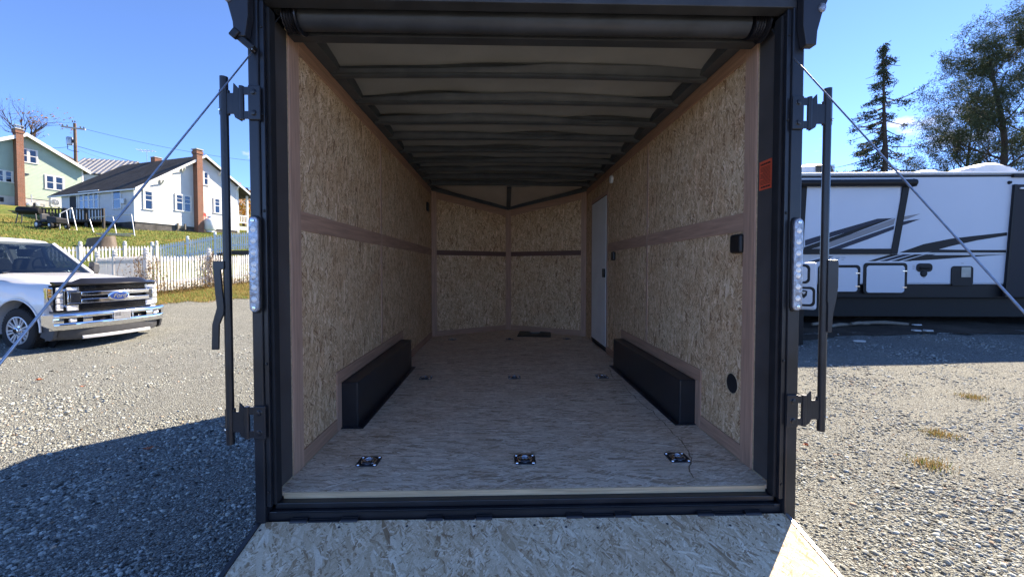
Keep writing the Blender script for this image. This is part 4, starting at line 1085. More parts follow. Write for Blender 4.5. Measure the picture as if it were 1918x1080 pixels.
for sy in (-1, 1):
    m = MB(); nose_strip(m, sy*.60, sy*.74, .955, 1.075, -.05, .0); kp('side_grille', m, 'trim_grey', parent=gr)
    for k in range(9):
        m = MB(); z = .963+.0125*k; nose_strip(m, sy*.605, sy*.735, z, z+.005, .0, .006, 4); kp('slat', m, 'gloss_black', parent=gr)
    for z0, z1 in ((.932, .954), (1.076, 1.098)): m = MB(); nose_strip(m, sy*.60, sy*.775, z0, z1, -.05, .010); kp('surround', m, 'chrome', .004, 40, parent=gr)
    m = MB(); nose_strip(m, sy*.742, sy*.775, .955, 1.075, -.05, .010, 3); kp('surround', m, 'chrome', .004, 40, parent=gr)
    # headlamp: chrome bowl, stacked lamp cells, clear cover, amber marker outboard
    m = MB(); m.M = Matrix.Identity(4)
    pl = [(.60, 1.16), (.60, 1.105), (.79, 1.10), (.79, .925), (.61, .92), (.61, .845), (.93, .845), (.955, .93), (.985, 1.02), (.985, 1.155)]
    def nx(y): return nose_x(min(1, y/.95)) - .018 - .55*max(0, y-.9)
    n0 = len(pl); vs = [(nx(p[0])-.10, sy*p[0], p[1]) for p in pl] + [(nx(p[0])-.022, sy*p[0], p[1]) for p in pl]
    fs = [tuple(range(n0)), tuple(reversed(range(n0, 2*n0)))] + [(i, i+n0, (i+1) % n0+n0, (i+1) % n0) for i in range(n0)]
    m._add(vs, fs); hl_ = kp('headlight', m, 'chrome', .006)
    for z0, z1 in ((1.095, 1.15), (1.02, 1.085), (.945, 1.01), (.86, .935)):
        m = MB(); m.box(nx(.86)-.03, nx(.86)-.004, min(sy*.805, sy*.915), max(sy*.805, sy*.915), z0, z1); kp('lamp_cell', m, 'headlamp', .012, parent=hl_)
    for z0, z1 in ((1.112, 1.15), (.852, .912)):
        m = MB(); m.box(nx(.68)-.03, nx(.68)-.008, min(sy*.62, sy*.795), max(sy*.62, sy*.795), z0, z1); kp('lamp_cell', m, 'headlamp', .01, parent=hl_)
    for k in range(3):
        m = MB(); m.box(nx(.96)-.06, nx(.96)-.004, min(sy*.935, sy*.975), max(sy*.935, sy*.975), 1.03+.038*k, 1.06+.038*k); kp('marker', m, 'amber', .004, parent=hl_)
# emblem: blue oval with script in a chrome rim
ex = .965
m = MB(); m.lathe((ex-.02, 0, 1.015), [(0, .0), (.063, .0), (.063, .022), (.057, .028), (0, .028)], 'x', 40, 3.1)
# lathe's first axis is y for 'x', stretched 2.25 wide
em = kp('emblem', m, 'chrome', smooth=40)
m = MB(); m.lathe((ex-.02, 0, 1.015), [(0, .026), (.052, .026), (.052, .032), (0, .034)], 'x', 40, 3.15); kp('emblem_field', m, 'emblem_blue', smooth=40, parent=em)
text_obj('lettering', 'Ford', .125, 'chrome', em, Matrix.Translation((ex+.0155, .0, zmap(1.015))) @ Matrix(((0, 0, 1, 0), (1, 0, 0, 0), (0, 1, 0, 0), (0, 0, 0, 1))), .0015, .35, .001)
# bumper
def bump_x(v): return 1.04 - .08*v*v - .10*abs(v)**6
def bumper_strip(mb, y0, y1, prof, n=16):
    rings = []
    for k in range(n+1):
        y = y0+(y1-y0)*k/n; x = bump_x(y/1.0)
        rings.append([(x+dx, y, z) for dx, z in prof])
    mb.loft(rings)
up = [(-.16, .815), (-.03, .822), (-.004, .80), (.0, .765), (-.012, .742), (-.10, .742)]
lo = [(-.10, .655), (-.012, .655), (.0, .63), (-.012, .575), (-.04, .535), (-.12, .53)]
m = MB(); bumper_strip(m, -1.0, 1.0, up, 40); bu = kp('bumper', m, 'chrome', smooth=45)
m = MB(); bumper_strip(m, -1.0, 1.0, lo, 40); kp('bumper_lower', m, 'chrome', smooth=45, parent=bu)
md = [(-.10, .741), (-.012, .741), (-.008, .70), (-.012, .656), (-.10, .656)]
for y0, y1 in ((-1.0, -.89), (-.64, -.50), (.50, .64), (.89, 1.0)): m = MB(); bumper_strip(m, y0, y1, md, 6); kp('bumper_pillar', m, 'chrome', smooth=45, parent=bu)
for y in (-.16, .21): m = MB(); bumper_strip(m, y-.012, y+.012, md, 3); kp('bumper_pillar', m, 'satin_alloy', smooth=45, parent=bu)
m = MB(); bumper_strip(m, -.97, .97, [(-.14, .645), (-.075, .645), (-.075, .755), (-.14, .755)], 30); kp('bumper_backing', m, 'arch_dark', parent=bu)
for sy in (-1, 1):      # wrap-round ends, fog lamps, tow hooks
    m = MB(); m.loft([[(bump_x(1)-.01, sy*1.0, .815), (bump_x(1)-.01, sy*1.0, .535), (bump_x(1)-.12, sy*.96, .535), (bump_x(1)-.12, sy*.96, .815)],
                      [(.60, sy*1.03, .81), (.60, sy*1.03, .62), (.60, sy*.98, .62), (.60, sy*.98, .81)]]); kp('bumper_end', m, 'chrome', .01, 40, parent=bu)
    m = MB(); m.box(bump_x(.76)-.07, bump_x(.76)-.03, sy*.76-.06, sy*.76+.06, .665, .73); kp('fog_lamp', m, 'headlamp', .015, parent=bu)
    m = MB(); m.tube([(.92, sy*.38, .67), (1.025, sy*.38, .675), (1.025, sy*.31, .68), (.92, sy*.31, .68)], .014, 8); kp('tow_hook', m, 'gloss_black', smooth=50, parent=bu)
# front plate with a grey flag print
m = MB(); m.box(1.035, 1.043, -.155, .155, .635, .79); fp = kp('front_plate', m, 'rv_silver', .004, parent=bu)
m = MB()
for k in range(7):
    z = .645+.0205*k; m.box(1.0431, 1.0445, (-.145 if k < 4 else -.145+.125), .145, z, z+.0095)
kp('flag_stripe', m, 'gloss_black', parent=fp)
m = MB(); m.box(1.0431, 1.0443, -.145, -.025, .715, .783); kp('flag_canton', m, 'trim_grey', parent=fp)
m = MB()
for i in range(4):
    for j in range(3): m.box(1.0444, 1.0452, -.135+.028*i, -.127+.028*i, .722+.02*j, .730+.02*j)
kp('flag_stars', m, 'rv_white', parent=fp)
# grey valance with a silver lip under the bumper
m = MB(); rings = []
for k in range(31):
    v = -1+2*k/30; y = v*.97; x = bump_x(v)-.03-.10*v*v
    rings.append([(x-.12, y, .53), (x-.0, y, .528), (x-.01, y, .44), (x-.05, y, .385+.03*v*v), (x-.14, y, .40)])
m.loft(rings); va = kp('valance', m, 'trim_grey', smooth=45)
m = MB(); rings = []
for k in range(25):
    v = -1+2*k/24; y = v*.62; x = bump_x(v*.62)-.025-.10*(v*.62)**2
    rings.append([(x-.02, y, .40), (x+.008, y, .402), (x+.010, y, .425), (x-.012, y, .44)])
m.loft(rings); kp('valance_lip', m, 'rv_silver', smooth=45, parent=va)
for sy in (-1, 1):
    m = MB(); m.prism([(.84, .53), (.55, .62), (.50, .45), (.72, .40), (.80, .43)], 'y', min(sy*.93, sy*.985), max(sy*.93, sy*.985)); kp('valance_end', m, 'trim_grey', .01, parent=va)
# greenhouse
def gh(x, w, z): return (x, w, z)
m = MB(); rings = []
for x, w, z in ((-1.80, .70, 1.905), (-2.0, .735, 1.955), (-2.5, .755, 1.985), (-3.0, .75, 1.97), (-3.25, .72, 1.93)):
    rings.append([(x, -w, z-.06), (x, -w*.93, z-.015), (x, -w*.6, z+.01), (x, 0, z+.018), (x, w*.6, z+.01), (x, w*.93, z-.015), (x, w, z-.06), (x, 0, z-.055)])
m.loft(rings); kp('roof', m, 'truck_white', smooth=50)
for sy in (-1, 1):
    for nm, a, b, r in (('pillar', (-1.00, sy*.915, 1.33), (-1.82, sy*.715, 1.88), .04), ('pillar', (-2.22, sy*.95, 1.34), (-2.24, sy*.745, 1.93), .04), ('pillar', (-3.18, sy*.93, 1.35), (-3.2, sy*.72, 1.91), .06)):
        m = MB(); m.bar(a, b, r*2, r*1.5, (0, sy, .4)); kp(nm, m, 'truck_white' if a[0] > -2 or a[0] < -3 else 'gloss_black', .01)
    m = MB(); m.quad((-1.10, sy*.93, 1.34), (-2.2, sy*.945, 1.345), (-2.22, sy*.75, 1.915), (-1.86, sy*.735, 1.89)); m.quad((-2.24, sy*.945, 1.345), (-3.16, sy*.93, 1.355), (-3.18, sy*.73, 1.90), (-2.26, sy*.75, 1.915))
    kp('side_window', m, 'auto_glass')
    # doors cut lines, handles, mirror
    for x in (-1.13, -2.24, -3.22):
        m = MB(); m.box(x-.006, x+.006, min(sy*.96, sy*1.018), max(sy*.96, sy*1.018), .50, 1.33); kp('door_seam', m, 'arch_dark')
    for x in (-2.08, -3.0): m = MB(); m.box(x-.11, x+.11, min(sy*1.015, sy*1.05), max(sy*1.015, sy*1.05), 1.10, 1.14); kp('door_handle', m, 'truck_white', .012)
    m = MB(); m.bar((-1.32, sy*.96, 1.36), (-1.32, sy*1.12, 1.39), .05, .05); m.bar((-1.32, sy*.96, 1.44), (-1.32, sy*1.12, 1.46), .04, .04); mi = kp('mirror', m, 'trim_grey', .008)
    m = MB(); m.loft([[(-1.24+e, sy*(1.11+.11*q), z) for q, z in ((0, 1.31-f), (1, 1.33-f), (1.2, 1.45), (1.1, 1.56+f), (.1, 1.57+f), (-.1, 1.44))] for e, f in ((0.0, -.03), (-.06, 0), (-.14, 0))]); kp('mirror_shell', m, 'trim_grey', .015, 40, parent=mi)
    m = MB(); m.box(-1.395, -1.382, min(sy*1.12, sy*1.235), max(sy*1.12, sy*1.235), 1.34, 1.55); kp('mirror_glass', m, 'chrome', .004, parent=mi)
m = MB(); rings = []
for k in range(13):
    v = -1+2*k/12; bul = .09*(1-v*v)
    rings.append([(-1.02+bul, v*.90, 1.345), (-1.44+bul*.95, v*.80, 1.64), (-1.82+bul*.7, v*.70, 1.905)])
m.loft(rings, cap=False, closed=False); ws = kp('windshield', m, 'auto_glass', smooth=60)
m = MB(); rings = []
for k in range(13):
    v = -1+2*k/12; bul = .09*(1-v*v)
    rings.append([(-.93+bul, v*.90, 1.322), (-.97+bul, v*.90, 1.352), (-1.06+bul, v*.895, 1.345), (-1.06+bul, v*.895, 1.315)])
m.loft(rings); kp('cowl', m, 'trim_grey', smooth=40)
for y0, y1 in ((-.62, -.05), (.12, .70)):
    m = MB(); m.tube([(-.98, y0, 1.372), (-1.04, y0+.15, 1.392), (-1.05, y1, 1.385)], .010, 6); kp('wiper', m, 'gloss_black', smooth=60, parent=ws)
m = MB(); m.quad((-3.22, -.85, 1.38), (-3.22, .85, 1.38), (-3.25, .68, 1.89), (-3.25, -.68, 1.89)); kp('rear_window', m, 'auto_glass')
m = MB(); m.box(-3.2, -1.1, -.9, .9, 1.345, 1.352); kp('cabin_floor', m, 'arch_dark')
m = MB(); m.loft([[(-1.12, v*.86, 1.352), (-1.2, v*.86, 1.40), (-1.42, v*.86, 1.42+.03*(v > .2)), (-1.55, v*.86, 1.39), (-1.55, v*.86, 1.35)] for v in (-1, -.1, .2, .6, .9)]); kp('dashboard', m, 'trim_grey', .02)
m = MB(); m.M = Matrix.Translation((-1.62, .42, 1.46)) @ Matrix.Rotation(R(65), 4, 'Y'); m.tube([(.19*math.cos(a), .19*math.sin(a), 0) for a in [PI*2*k/24 for k in range(25)]], .015, 8, False); m.bar((-.18, 0, 0), (.18, 0, 0), .04, .02); m.bar((0, -.18, 0), (0, .18, 0), .04, .02); kp('steering_wheel', m, 'gloss_black', smooth=50)
for x in (-2.05, -2.95):
    for y in (-.42, .42):
        m = MB(); m.loft([[(x+.06-dx, y-w, z), (x-.06-dx, y-w, z), (x-.06-dx, y+w, z), (x+.06-dx, y+w, z)] for z, w, dx in ((1.352, .26, 0), (1.50, .25, .03), (1.60, .20, .05), (1.63, .11, .06))]); st_ = kp('seat', m, 'seat_cloth', .03)
        m = MB(); m.box(x-.14, x-.03, y-.13, y+.13, 1.645, 1.79); kp('headrest', m, 'seat_cloth', .03, parent=st_)
m = MB(); m.box(-1.78, -1.74, -.09, .09, 1.77, 1.83); kp('rear_mirror', m, 'gloss_black', .01)
# wheels: knobbly tyre, six-lug rim with paired spokes
def wheel(x, sy):
    y = sy*.87
    prof = [(.0, -.11), (.25, -.12), (.27, -.13), (.36, -.135), (.395, -.115), (.405, -.09), (.405, .09), (.395, .115), (.36, .135), (.27, .13), (.25, .12), (0, .11)]
    m = MB(); m.lathe((x, y, .41), prof, 'y', 48); w = kp('wheel', m, 'tyre', smooth=35)
    m = MB()
    for k in range(44):
        a = PI*2*k/44
        for yy in (-.085, -.03, .03, .085):
            aa = a + (.07 if abs(yy) > .05 else 0); c, s = math.cos(aa), math.sin(aa)
            m.bar((x+.40*c, y+yy, .41+.40*s), (x+.417*c, y+yy, .41+.417*s), .034, .042, (0, 1, 0))
    kind(kp('tread', m, 'tyre', parent=w), 'stuff')
    f = y + sy*.125
    m = MB(); m.lathe((x, f, .41), [(.255, -sy*.05), (.262, sy*.008), (.248, sy*.012), (.235, -sy*.01), (.232, -sy*.09)], 'y', 48); rm = kp('rim', m, 'rim_silver', smooth=40, parent=w)
    m = MB(); m.lathe((x, f-sy*.085, .41), [(0, 0), (.24, 0), (.24, sy*.01), (0, sy*.01)], 'y', 32); kp('brake', m, 'arch_dark', parent=w)
    for k in range(8):
        for d in (-.105, .105):
            a = PI*2*k/8+.2; c0_, s0_ = math.cos(a+d*1.6), math.sin(a+d*1.6); c1_, s1_ = math.cos(a+d*1.35), math.sin(a+d*1.35)
            m = MB(); m.bar((x+.085*c0_, f-sy*.016, .41+.085*s0_), (x+.242*c1_, f-sy*.004, .41+.242*s1_), .030, .034, (0, 1, 0)); kp('spoke', m, 'rim_silver', .004, parent=w)
    m = MB(); m.lathe((x, f, .41), [(.105, -sy*.04), (.10, sy*.0), (.062, sy*.006), (.058, sy*.03), (.05, sy*.036), (0, sy*.038)], 'y', 28); kp('hub', m, 'chrome', smooth=40, parent=w)
    m = MB(); m.lathe((x, f+sy*.0385, .41), [(0, 0), (.042, 0), (.04, sy*.004), (0, sy*.005)], 'y', 24); kp('hub_cap', m, 'gloss_black', smooth=40, parent=w)
    for k in range(8):
        a = PI*2*k/8; m = MB(); m.lathe((x+.08*math.cos(a), f+sy*.003, .41+.08*math.sin(a)), [(.011, 0), (.010, sy*.018), (0, sy*.02)], 'y', 8); kp('lug_nut', m, 'chrome', parent=w)
for x in (0, RB):
    for sy in (-1, 1): wheel(x, sy)
m = MB(); m.box(-5.42, -5.30, -.95, .95, .55, .72); kp('rear_bumper', m, 'chrome', .02)
for sy in (-1, 1): m = MB(); m.box(-5.315, -5.28, min(sy*.86, sy*1.0), max(sy*.86, sy*1.0), .98, 1.36); kp('rear_lamp', m, 'reflector_red', .01)
# ---------------------------------------------------------------- houses on the bank
plain('siding_white', (.56, .56, .55), .6, 0, .3, .05, 1.5)
plain('siding_green', (.345, .42, .335), .6, 0, .3, .05, 1.5)
plain('trim_white', (.64, .64, .62), .5, 0, .3, .05, 4)
plain('foundation_dark', (.085, .08, .075), .85, 0, .2, .45, 2.5, .3, 20)
plain('foundation_pale', (.46, .46, .45), .85, 0, .2, .12, 2)
plain('curtain', (.42, .44, .45), .8, 0, .2, .15, 6)
plain('room_dark', (.02, .022, .025), .8)
plain('metal_roof', (.42, .44, .46), .35, .5, .5, .15, 2)
plain('concrete_cap', (.42, .40, .36), .8, 0, .2, .2, 8)
wood('stump_wood', (.12, .09, .065), 90, .55)
plain('tank_white', (.62, .62, .60), .35, 0, .5, .05, 3)
plain('red_paint', (.55, .06, .04), .5)
plain('pipe_grey', (.45, .47, .48), .4, .6, .5, .2, 10)
plain('fence_white', (.58, .57, .545), .55, 0, .3, .18, 3)
plain('fence_white_shade', (.56, .62, .66), .55, 0, .3, .08, 3)  # white fence paint with its shade mixed into the colour
plain('pole_wood', (.16, .11, .08), .85, 0, .2, .3, 3)
plain('pole_arm', (.42, .37, .31), .8, 0, .2, .2, 4)
plain('wire_black', (.03, .03, .032), .6)
def shingles(name, base):
    t = NT(name); c = t.coord('UV')
    b = t.n('ShaderNodeTexBrick'); b.inputs['Scale'].default_value = 1; b.offset = .5
    b.inputs['Brick Width'].default_value = .35; b.inputs['Row Height'].default_value = .14; b.inputs['Mortar Size'].default_value = .006
    lo = tuple(x*.7 for x in base); hi = tuple(x*1.35 for x in base)
    b.inputs['Color1'].default_value = lo+(1,); b.inputs['Color2'].default_value = hi+(1,); b.inputs['Mortar'].default_value = tuple(x*.5 for x in base)+(1,)
    t.l(c, b.inputs['Vector']); nz = t.noise(c, .7, 6, .65)
    col = t.mix(nz.outputs[0], t.mix(1, b.outputs[0], (.6, .6, .6), 'MULTIPLY'), t.mix(1, b.outputs[0], (1.35, 1.32, 1.3), 'MULTIPLY'))
    t.bsdf(col, .9, 0, t.bump(t.noise(c, 40, 4).outputs[0], .5, .01), .2)
shingles('shingle_dark', (.055, .051, .047))
def brickmat(name):
    t = NT(name); c = t.coord('UV')
    b = t.n('ShaderNodeTexBrick'); b.inputs['Scale'].default_value = 1; b.inputs['Brick Width'].default_value = .22; b.inputs['Row Height'].default_value = .075; b.inputs['Mortar Size'].default_value = .010
    b.inputs['Color1'].default_value = (.30, .10, .055, 1); b.inputs['Color2'].default_value = (.20, .075, .045, 1); b.inputs['Mortar'].default_value = (.30, .25, .21, 1)
    t.l(c, b.inputs['Vector']); nz = t.noise(c, 1.2, 5, .6)
    col = t.mix(nz.outputs[0], t.mix(1, b.outputs[0], (.7, .65, .62), 'MULTIPLY'), b.outputs[0])
    t.bsdf(col, .9, 0, t.bump(b.outputs['Fac'], -.4, .01), .2)
brickmat('brick_red')
class House:
    """gable front seen from the lot: local x along the gable wall, y away behind it, z up from the world origin"""
    def __init__(s, name, label, px, Y, ang):
        d = ray(px, 400); s.P = (d.x*Y, Y); s.a = ang
        s.root = thing(name, label, 'house', (s.P[0], s.P[1], 0), ang)
    def w(s, px, py): return wall_pt(px, py, s.P, s.a)
    def at_y(s, px, py, yl):
        n = (-math.sin(s.a), math.cos(s.a)); return wall_pt(px, py, (s.P[0]+n[0]*yl, s.P[1]+n[1]*yl), s.a)
    def side(s, px, py, sx=0):
        """point on the wall that runs back from the corner at local x = sx: depth behind the gable, height"""
        P = (s.P[0]+math.cos(s.a)*sx, s.P[1]+math.sin(s.a)*sx); return wall_pt(px, py, P, s.a+PI/2)
    def part(s, name, mb, mats, bevel=0, smooth=None, parent=None): return mb.build(name, mats, parent or s.root, bevel, smooth)
    def siding(s, name, lz, xl, xr, z0, z1, mat, y=0, course=.115):
        """lapped clapboards clipped between xl(z) and xr(z), standing proud of y"""
        m = MB(); z = z0
        while z < z1-.01:
            zt_ = min(z+course, z1); a0, b0, a1, b1 = xl(z), xr(z), xl(zt_), xr(zt_)
            if b0-a0 > .02 and b1-a1 > -.02:
                b1 = max(b1, a1+.001)
                m._add([(a0, y-.022, z), (b0, y-.022, z), (b1, y-.006, zt_), (a1, y-.006, zt_), (a0, y, z), (b0, y, z)], [(0, 1, 2, 3), (0, 4, 5, 1)])
            z = zt_
        return kind(s.part(name, m, mat), 'stuff')
    def window(s, a, b, z0, z1, lights=2, y=0, mat='trim_white', inside='room_dark', n=1, side=False, blind=.5):
        """cased double-hung sash window on the gable (or on a side wall): frame, then n sashes with glass and a meeting rail"""
        def put(m, x0, x1, d0, d1, c0, c1):
            if side is False: m.box(x0, x1, y-d1, y-d0, c0, c1)
            else: m.box(side-d1, side-d0, x0, x1, c0, c1)
        w = b-a; f = .11
        m = MB(); put(m, a, b, .0, .055, z1-f, z1); put(m, a-.03, b+.03, .0, .08, z0-.02, z0+.07); put(m, a, a+f, .0, .055, z0+.07, z1-f); put(m, b-f, b, .0, .055, z0+.07, z1-f)
        for k in range(1, n): c = a+w*k/n; put(m, c-f*.6, c+f*.6, .0, .05, z0+.07, z1-f)
        fr = s.part('window', m, mat)
        for k in range(n):
            x0 = a+w*k/n+(f if k == 0 else f*.6); x1 = a+w*(k+1)/n-(f if k == n-1 else f*.6); zm = (z0+z1)/2
            m = MB(); put(m, x0, x1, .002, .010, z0+.07, z1-f); s.part('room', m, inside, parent=fr)
            if blind:
                m = MB(); put(m, x0+.03, x1-.03, .011, .014, z0+.1+(z1-z0)*(1-blind)*.9, z1-f); s.part('blind', m, 'curtain', parent=fr)
            m = MB(); put(m, x0, x1, .024, .028, z0+.07, z1-f); s.part('pane', m, 'pane_glass', parent=fr)
            m = MB(); put(m, x0, x1, .02, .042, zm-.03, zm+.03)
            put(m, x0, x0+.045, .02, .038, z0+.07, z1-f); put(m, x1-.045, x1, .02, .038, z0+.07, z1-f)
            if lights > 2: put(m, x0, x1, .022, .036, (zm+z1)/2-.04, (zm+z1)/2-.01)
            s.part('sash', m, mat, parent=fr)
        return fr
    def roof_plane(s, x0, z0, x1, z1, y0, y1, mat, th=.14, name='roof'):
        m = MB(); m._add([(x0, y0, z0), (x1, y0, z1), (x1, y1, z1), (x0, y1, z0), (x0, y0, z0-th), (x1, y0, z1-th), (x1, y1, z1-th), (x0, y1, z0-th)],
            [(0,1,2,3), (7,6,5,4), (0,4,5,1), (1,5,6,2), (2,6,7,3), (3,7,4,0)]); return s.part(name, m, mat)
    def rake(s, x0, z0, x1, z1, y, mat='trim_white', h=.2):
        m = MB(); m._add([(x0, y-.04, z0-h), (x1, y-.04, z1-h), (x1, y-.04, z1+.02), (x0, y-.04, z0+.02), (x0, y, z0-h), (x1, y, z1-h), (x1, y, z1+.02), (x0, y, z0+.02)],
            [(0,1,2,3), (7,6,5,4), (0,4,5,1), (1,5,6,2), (2,6,7,3), (3,7,4,0)]); return s.part('rake_board', m, mat)
    def chimney(s, px, pw, py0, py1, y0, y1, cap='concrete_cap', pot=False):
        c, _ = s.w(px, py1); sc_ = abs(s.w(px+1, py1)[0]-s.w(px, py1)[0]); hw = pw*sc_/2
        zt_ = s.w(px, py0)[1]; zb_ = s.w(px, py1)[1]-.6
        m = MB(); m.box(c-hw, c+hw, y0, y1, zb_, zt_-.45); m.box(c-hw-.05, c+hw+.05, y0-.05, y1+.05, zt_-.449, zt_-.2); m.box(c-hw, c+hw, y0, y1, zt_-.199, zt_-.08)
        ch = s.part('chimney', m, 'brick_red')
        m = MB(); m.box(c-hw-.07, c+hw+.07, y0-.07, y1+.07, zt_-.08, zt_); s.part('chimney_cap', m, cap, parent=ch)
        if pot:
            m = MB(); m.box(c-.16, c+.16, (y0+y1)/2-.16, (y0+y1)/2+.16, zt_+.0, zt_+.28); m.box(c-.32, c+.32, (y0+y1)/2-.3, (y0+y1)/2+.3, zt_+.281, zt_+.33); s.part('chimney_pot', m, 'pipe_grey', parent=ch)
        return ch
# --- white bungalow
wh = House('white_house', 'white clapboard bungalow with dark shingle roof and tall brick chimney on its gable', 252, 33.5, R(70))
za = wh.w(254, 415)[1]; zg = wh.w(256, 433)[1]; zq = za
eL = wh.w(246, 352); pk = wh.w(379, 291); eR = wh.w(470, 369)
xw1 = wh.w(444, 400)[0]; LEN = 9.6
def line(p, q): return lambda x: p[1] + (q[1]-p[1])*(x-p[0])/(q[0]-p[0])
rl, rr = line(eL, pk), line(pk, eR)
OV = .45
def inv(p, q): return lambda z: p[0] + (q[0]-p[0])*(z-p[1])/(q[1]-p[1])
il, ir = inv(eL, pk), inv(pk, eR)
ztop = pk[1]-.12
m = MB(); m._add([(0, .0, za), (xw1, .0, za), (xw1, 0, rr(xw1)-.2), (pk[0], 0, pk[1]-.2), (0, 0, rl(0)-.2), (0, LEN, za), (xw1, LEN, za), (xw1, LEN, rr(xw1)-.2), (pk[0], LEN, pk[1]-.2), (0, LEN, rl(0)-.2)],
    [(0, 1, 2, 3, 4), (9, 8, 7, 6, 5), (0, 4, 9, 5), (1, 6, 7, 2), (0, 5, 6, 1)]); wh.part('wall', m, 'siding_white')
wh.siding('siding', 0, lambda z: max(0, il(z+.16)), lambda z: min(xw1, ir(z+.16)), za, ztop-.1, 'siding_white', -.002)
m = MB(); z = za
while z < rl(0)-.3:
    m._add([(-.022, 0, z), (-.022, LEN, z), (-.006, LEN, z+.115), (-.006, 0, z+.115), (0, 0, z), (0, LEN, z)], [(0, 1, 2, 3), (0, 1, 5, 4)]); z += .115
kind(wh.part('siding', m, 'siding_white'), 'stuff')
m = MB(); m.box(-.03, .09, -.03, .09, za, rl(0)-.2); wh.part('corner_board', m, 'trim_white')
m = MB(); m.box(xw1-.09, xw1+.03, -.03, .09, za, rr(xw1)-.2); wh.part('corner_board', m, 'trim_white')
m = MB(); m.box(.04, xw1+.0, .04, LEN-.05, zg-1.2, za-.002); m.box(xw1+.001, wh.w(466, 400)[0], .3, LEN, zg-1.2, za-.1); wh.part('foundation', m, 'foundation_dark')
y0, y1 = -OV, LEN+1.5
ro = wh.roof_plane(eL[0], eL[1], pk[0], pk[1], y0, y1, 'shingle_dark'); wh.roof_plane(pk[0]+.001, pk[1], eR[0], eR[1], y0, y1, 'shingle_dark')
wh.rake(eL[0], eL[1], pk[0], pk[1], y0-.001); wh.rake(pk[0], pk[1], eR[0], eR[1], y0-.001)
m = MB(); m.bar((eL[0]-.04, y0, eL[1]-.12), (eL[0]-.04, y1, eL[1]-.12), .1, .12); wh.part('gutter', m, 'trim_white')
for px, py in ((341, 316), (301, 338), (409, 322), (442, 350)):      # knee brackets below the rake
    s, z = wh.w(px, py); m = MB(); m.box(s-.06, s+.06, -.10, -.024, z-.35, z+.05); m.bar((s, -.08, z-.3), (s, -OV+.05, z+.02), .09, .09); wh.part('bracket', m, 'trim_white')
def wpx(h, a, b, c, d, **k):
    x0, z1 = h.w(a, c); x1, z0 = h.w(b, d); return h.window(x0, x1, z0, z1, y=-.02, **k)
wpx(wh, 267, 288, 355, 394, lights=3, blind=.55); wpx(wh, 326.5, 359, 362, 398, n=2, blind=0, lights=3); wpx(wh, 368.5, 391, 318, 348, n=2, blind=.5); wpx(wh, 399, 425, 370, 402, n=2, blind=.55, lights=3)
wh.chimney(369, 10.5, 281, 430, -.55, .02)
x0, z1 = wh.w(331, 418); x1, z0 = wh.w(347, 428); m = MB(); m.box(x0, x1, .0, .06, z0, z1); m.box(x0+.0, x0+.1, -.15, .0, z0-.1, z1); m.box(x1-.1, x1, -.15, .0, z0-.1, z1); wh.part('cellar_window', m, 'grey_wood')
# lattice and rail of the recessed porch at the right end
x0, z1 = wh.w(446, 423); x1, z0 = wh.w(466, 430); m = MB()
k = x0
while k < x1: m.bar((k, .1, z0-.1), (k+(z1-z0), .1, z1), .05, .02, (0, 1, 0)); m.bar((k+(z1-z0), .12, z0-.1), (k, .12, z1), .05, .02, (0, 1, 0)); k += .16
kind(wh.part('lattice', m, 'trim_white'), 'stuff')
x0, z1 = wh.w(446, 402); x1, z0 = wh.w(466, 419); m = MB(); m.box(x0, x1, .1, .16, z1-.1, z1); m.box(x0, x1, .1, .16, z0, z0+.1); pr_ = wh.part('porch_rail', m, 'trim_white')
k = x0+.05
while k < x1: m = MB(); m.box(k, k+.06, .11, .15, z0+.1, z1-.1); wh.part('baluster', m, 'trim_white', parent=pr_); k += .18
for px in (447, 465): m = MB(); s, z = wh.w(px, 380); m.box(s-.08, s+.08, .08, .24, zq-.2, rr(s)-.15); wh.part('porch_post', m, 'trim_white')
# side wall facing the lot: porch door, wide sash window, single window, meter box
def sidewin(a, b, c, d, **k):
    y1_, z1 = wh.side(a, c); y0_, z0 = wh.side(b, d); return wh.window(y0_, y1_, z0, z1, side=-.02, **k)
sidewin(148, 187, 359, 391, n=4, lights=3, blind=.3); sidewin(211, 229, 356, 391, n=1, blind=.6)
ya, z1 = wh.side(130, 366); yb, z0 = wh.side(146, 392); m = MB(); m.box(-.05, -.02, yb, ya, z0-.4, z1); dd = wh.part('door', m, 'trim_white'); m = MB(); m.box(-.06, -.051, yb+.12, ya-.12, z0+.1, z1-.12); wh.part('screen', m, 'screen', parent=dd)
y_, z_ = wh.side(234, 377); m = MB(); m.box(-.2, -.02, y_-.18, y_+.18, z_-.2, z_+.2); wh.part('meter_box', m, 'pipe_grey', .02)
# --- green house
gh_ = House('green_house', 'pale green clapboard house with white trim and brick chimney at the far left', 50, 43.0, R(70))
g_pk = gh_.w(50, 251); g_eR = gh_.w(165, 322); g_eL = (-(g_eR[0]), g_eR[1]); ga = gh_.w(80, 374)[1]; gg = gh_.w(40, 386)[1]
gw = g_eR[0]-.5; hr_, hl2 = inv(g_pk, g_eR), inv(g_eL, g_pk)
GR, GL = line(g_pk, g_eR), line(g_eL, g_pk); GLEN = 9
m = MB(); m._add([(-gw, 0, ga), (gw, 0, ga), (gw, 0, GR(gw)-.2), (0, 0, g_pk[1]-.2), (-gw, 0, GR(gw)-.2), (-gw, GLEN, ga), (gw, GLEN, ga), (gw, GLEN, GR(gw)-.2), (0, GLEN, g_pk[1]-.2), (-gw, GLEN, GR(gw)-.2)],
    [(0, 1, 2, 3, 4), (9, 8, 7, 6, 5), (0, 4, 9, 5), (1, 6, 7, 2), (0, 5, 6, 1)]); gh_.part('wall', m, 'siding_green')
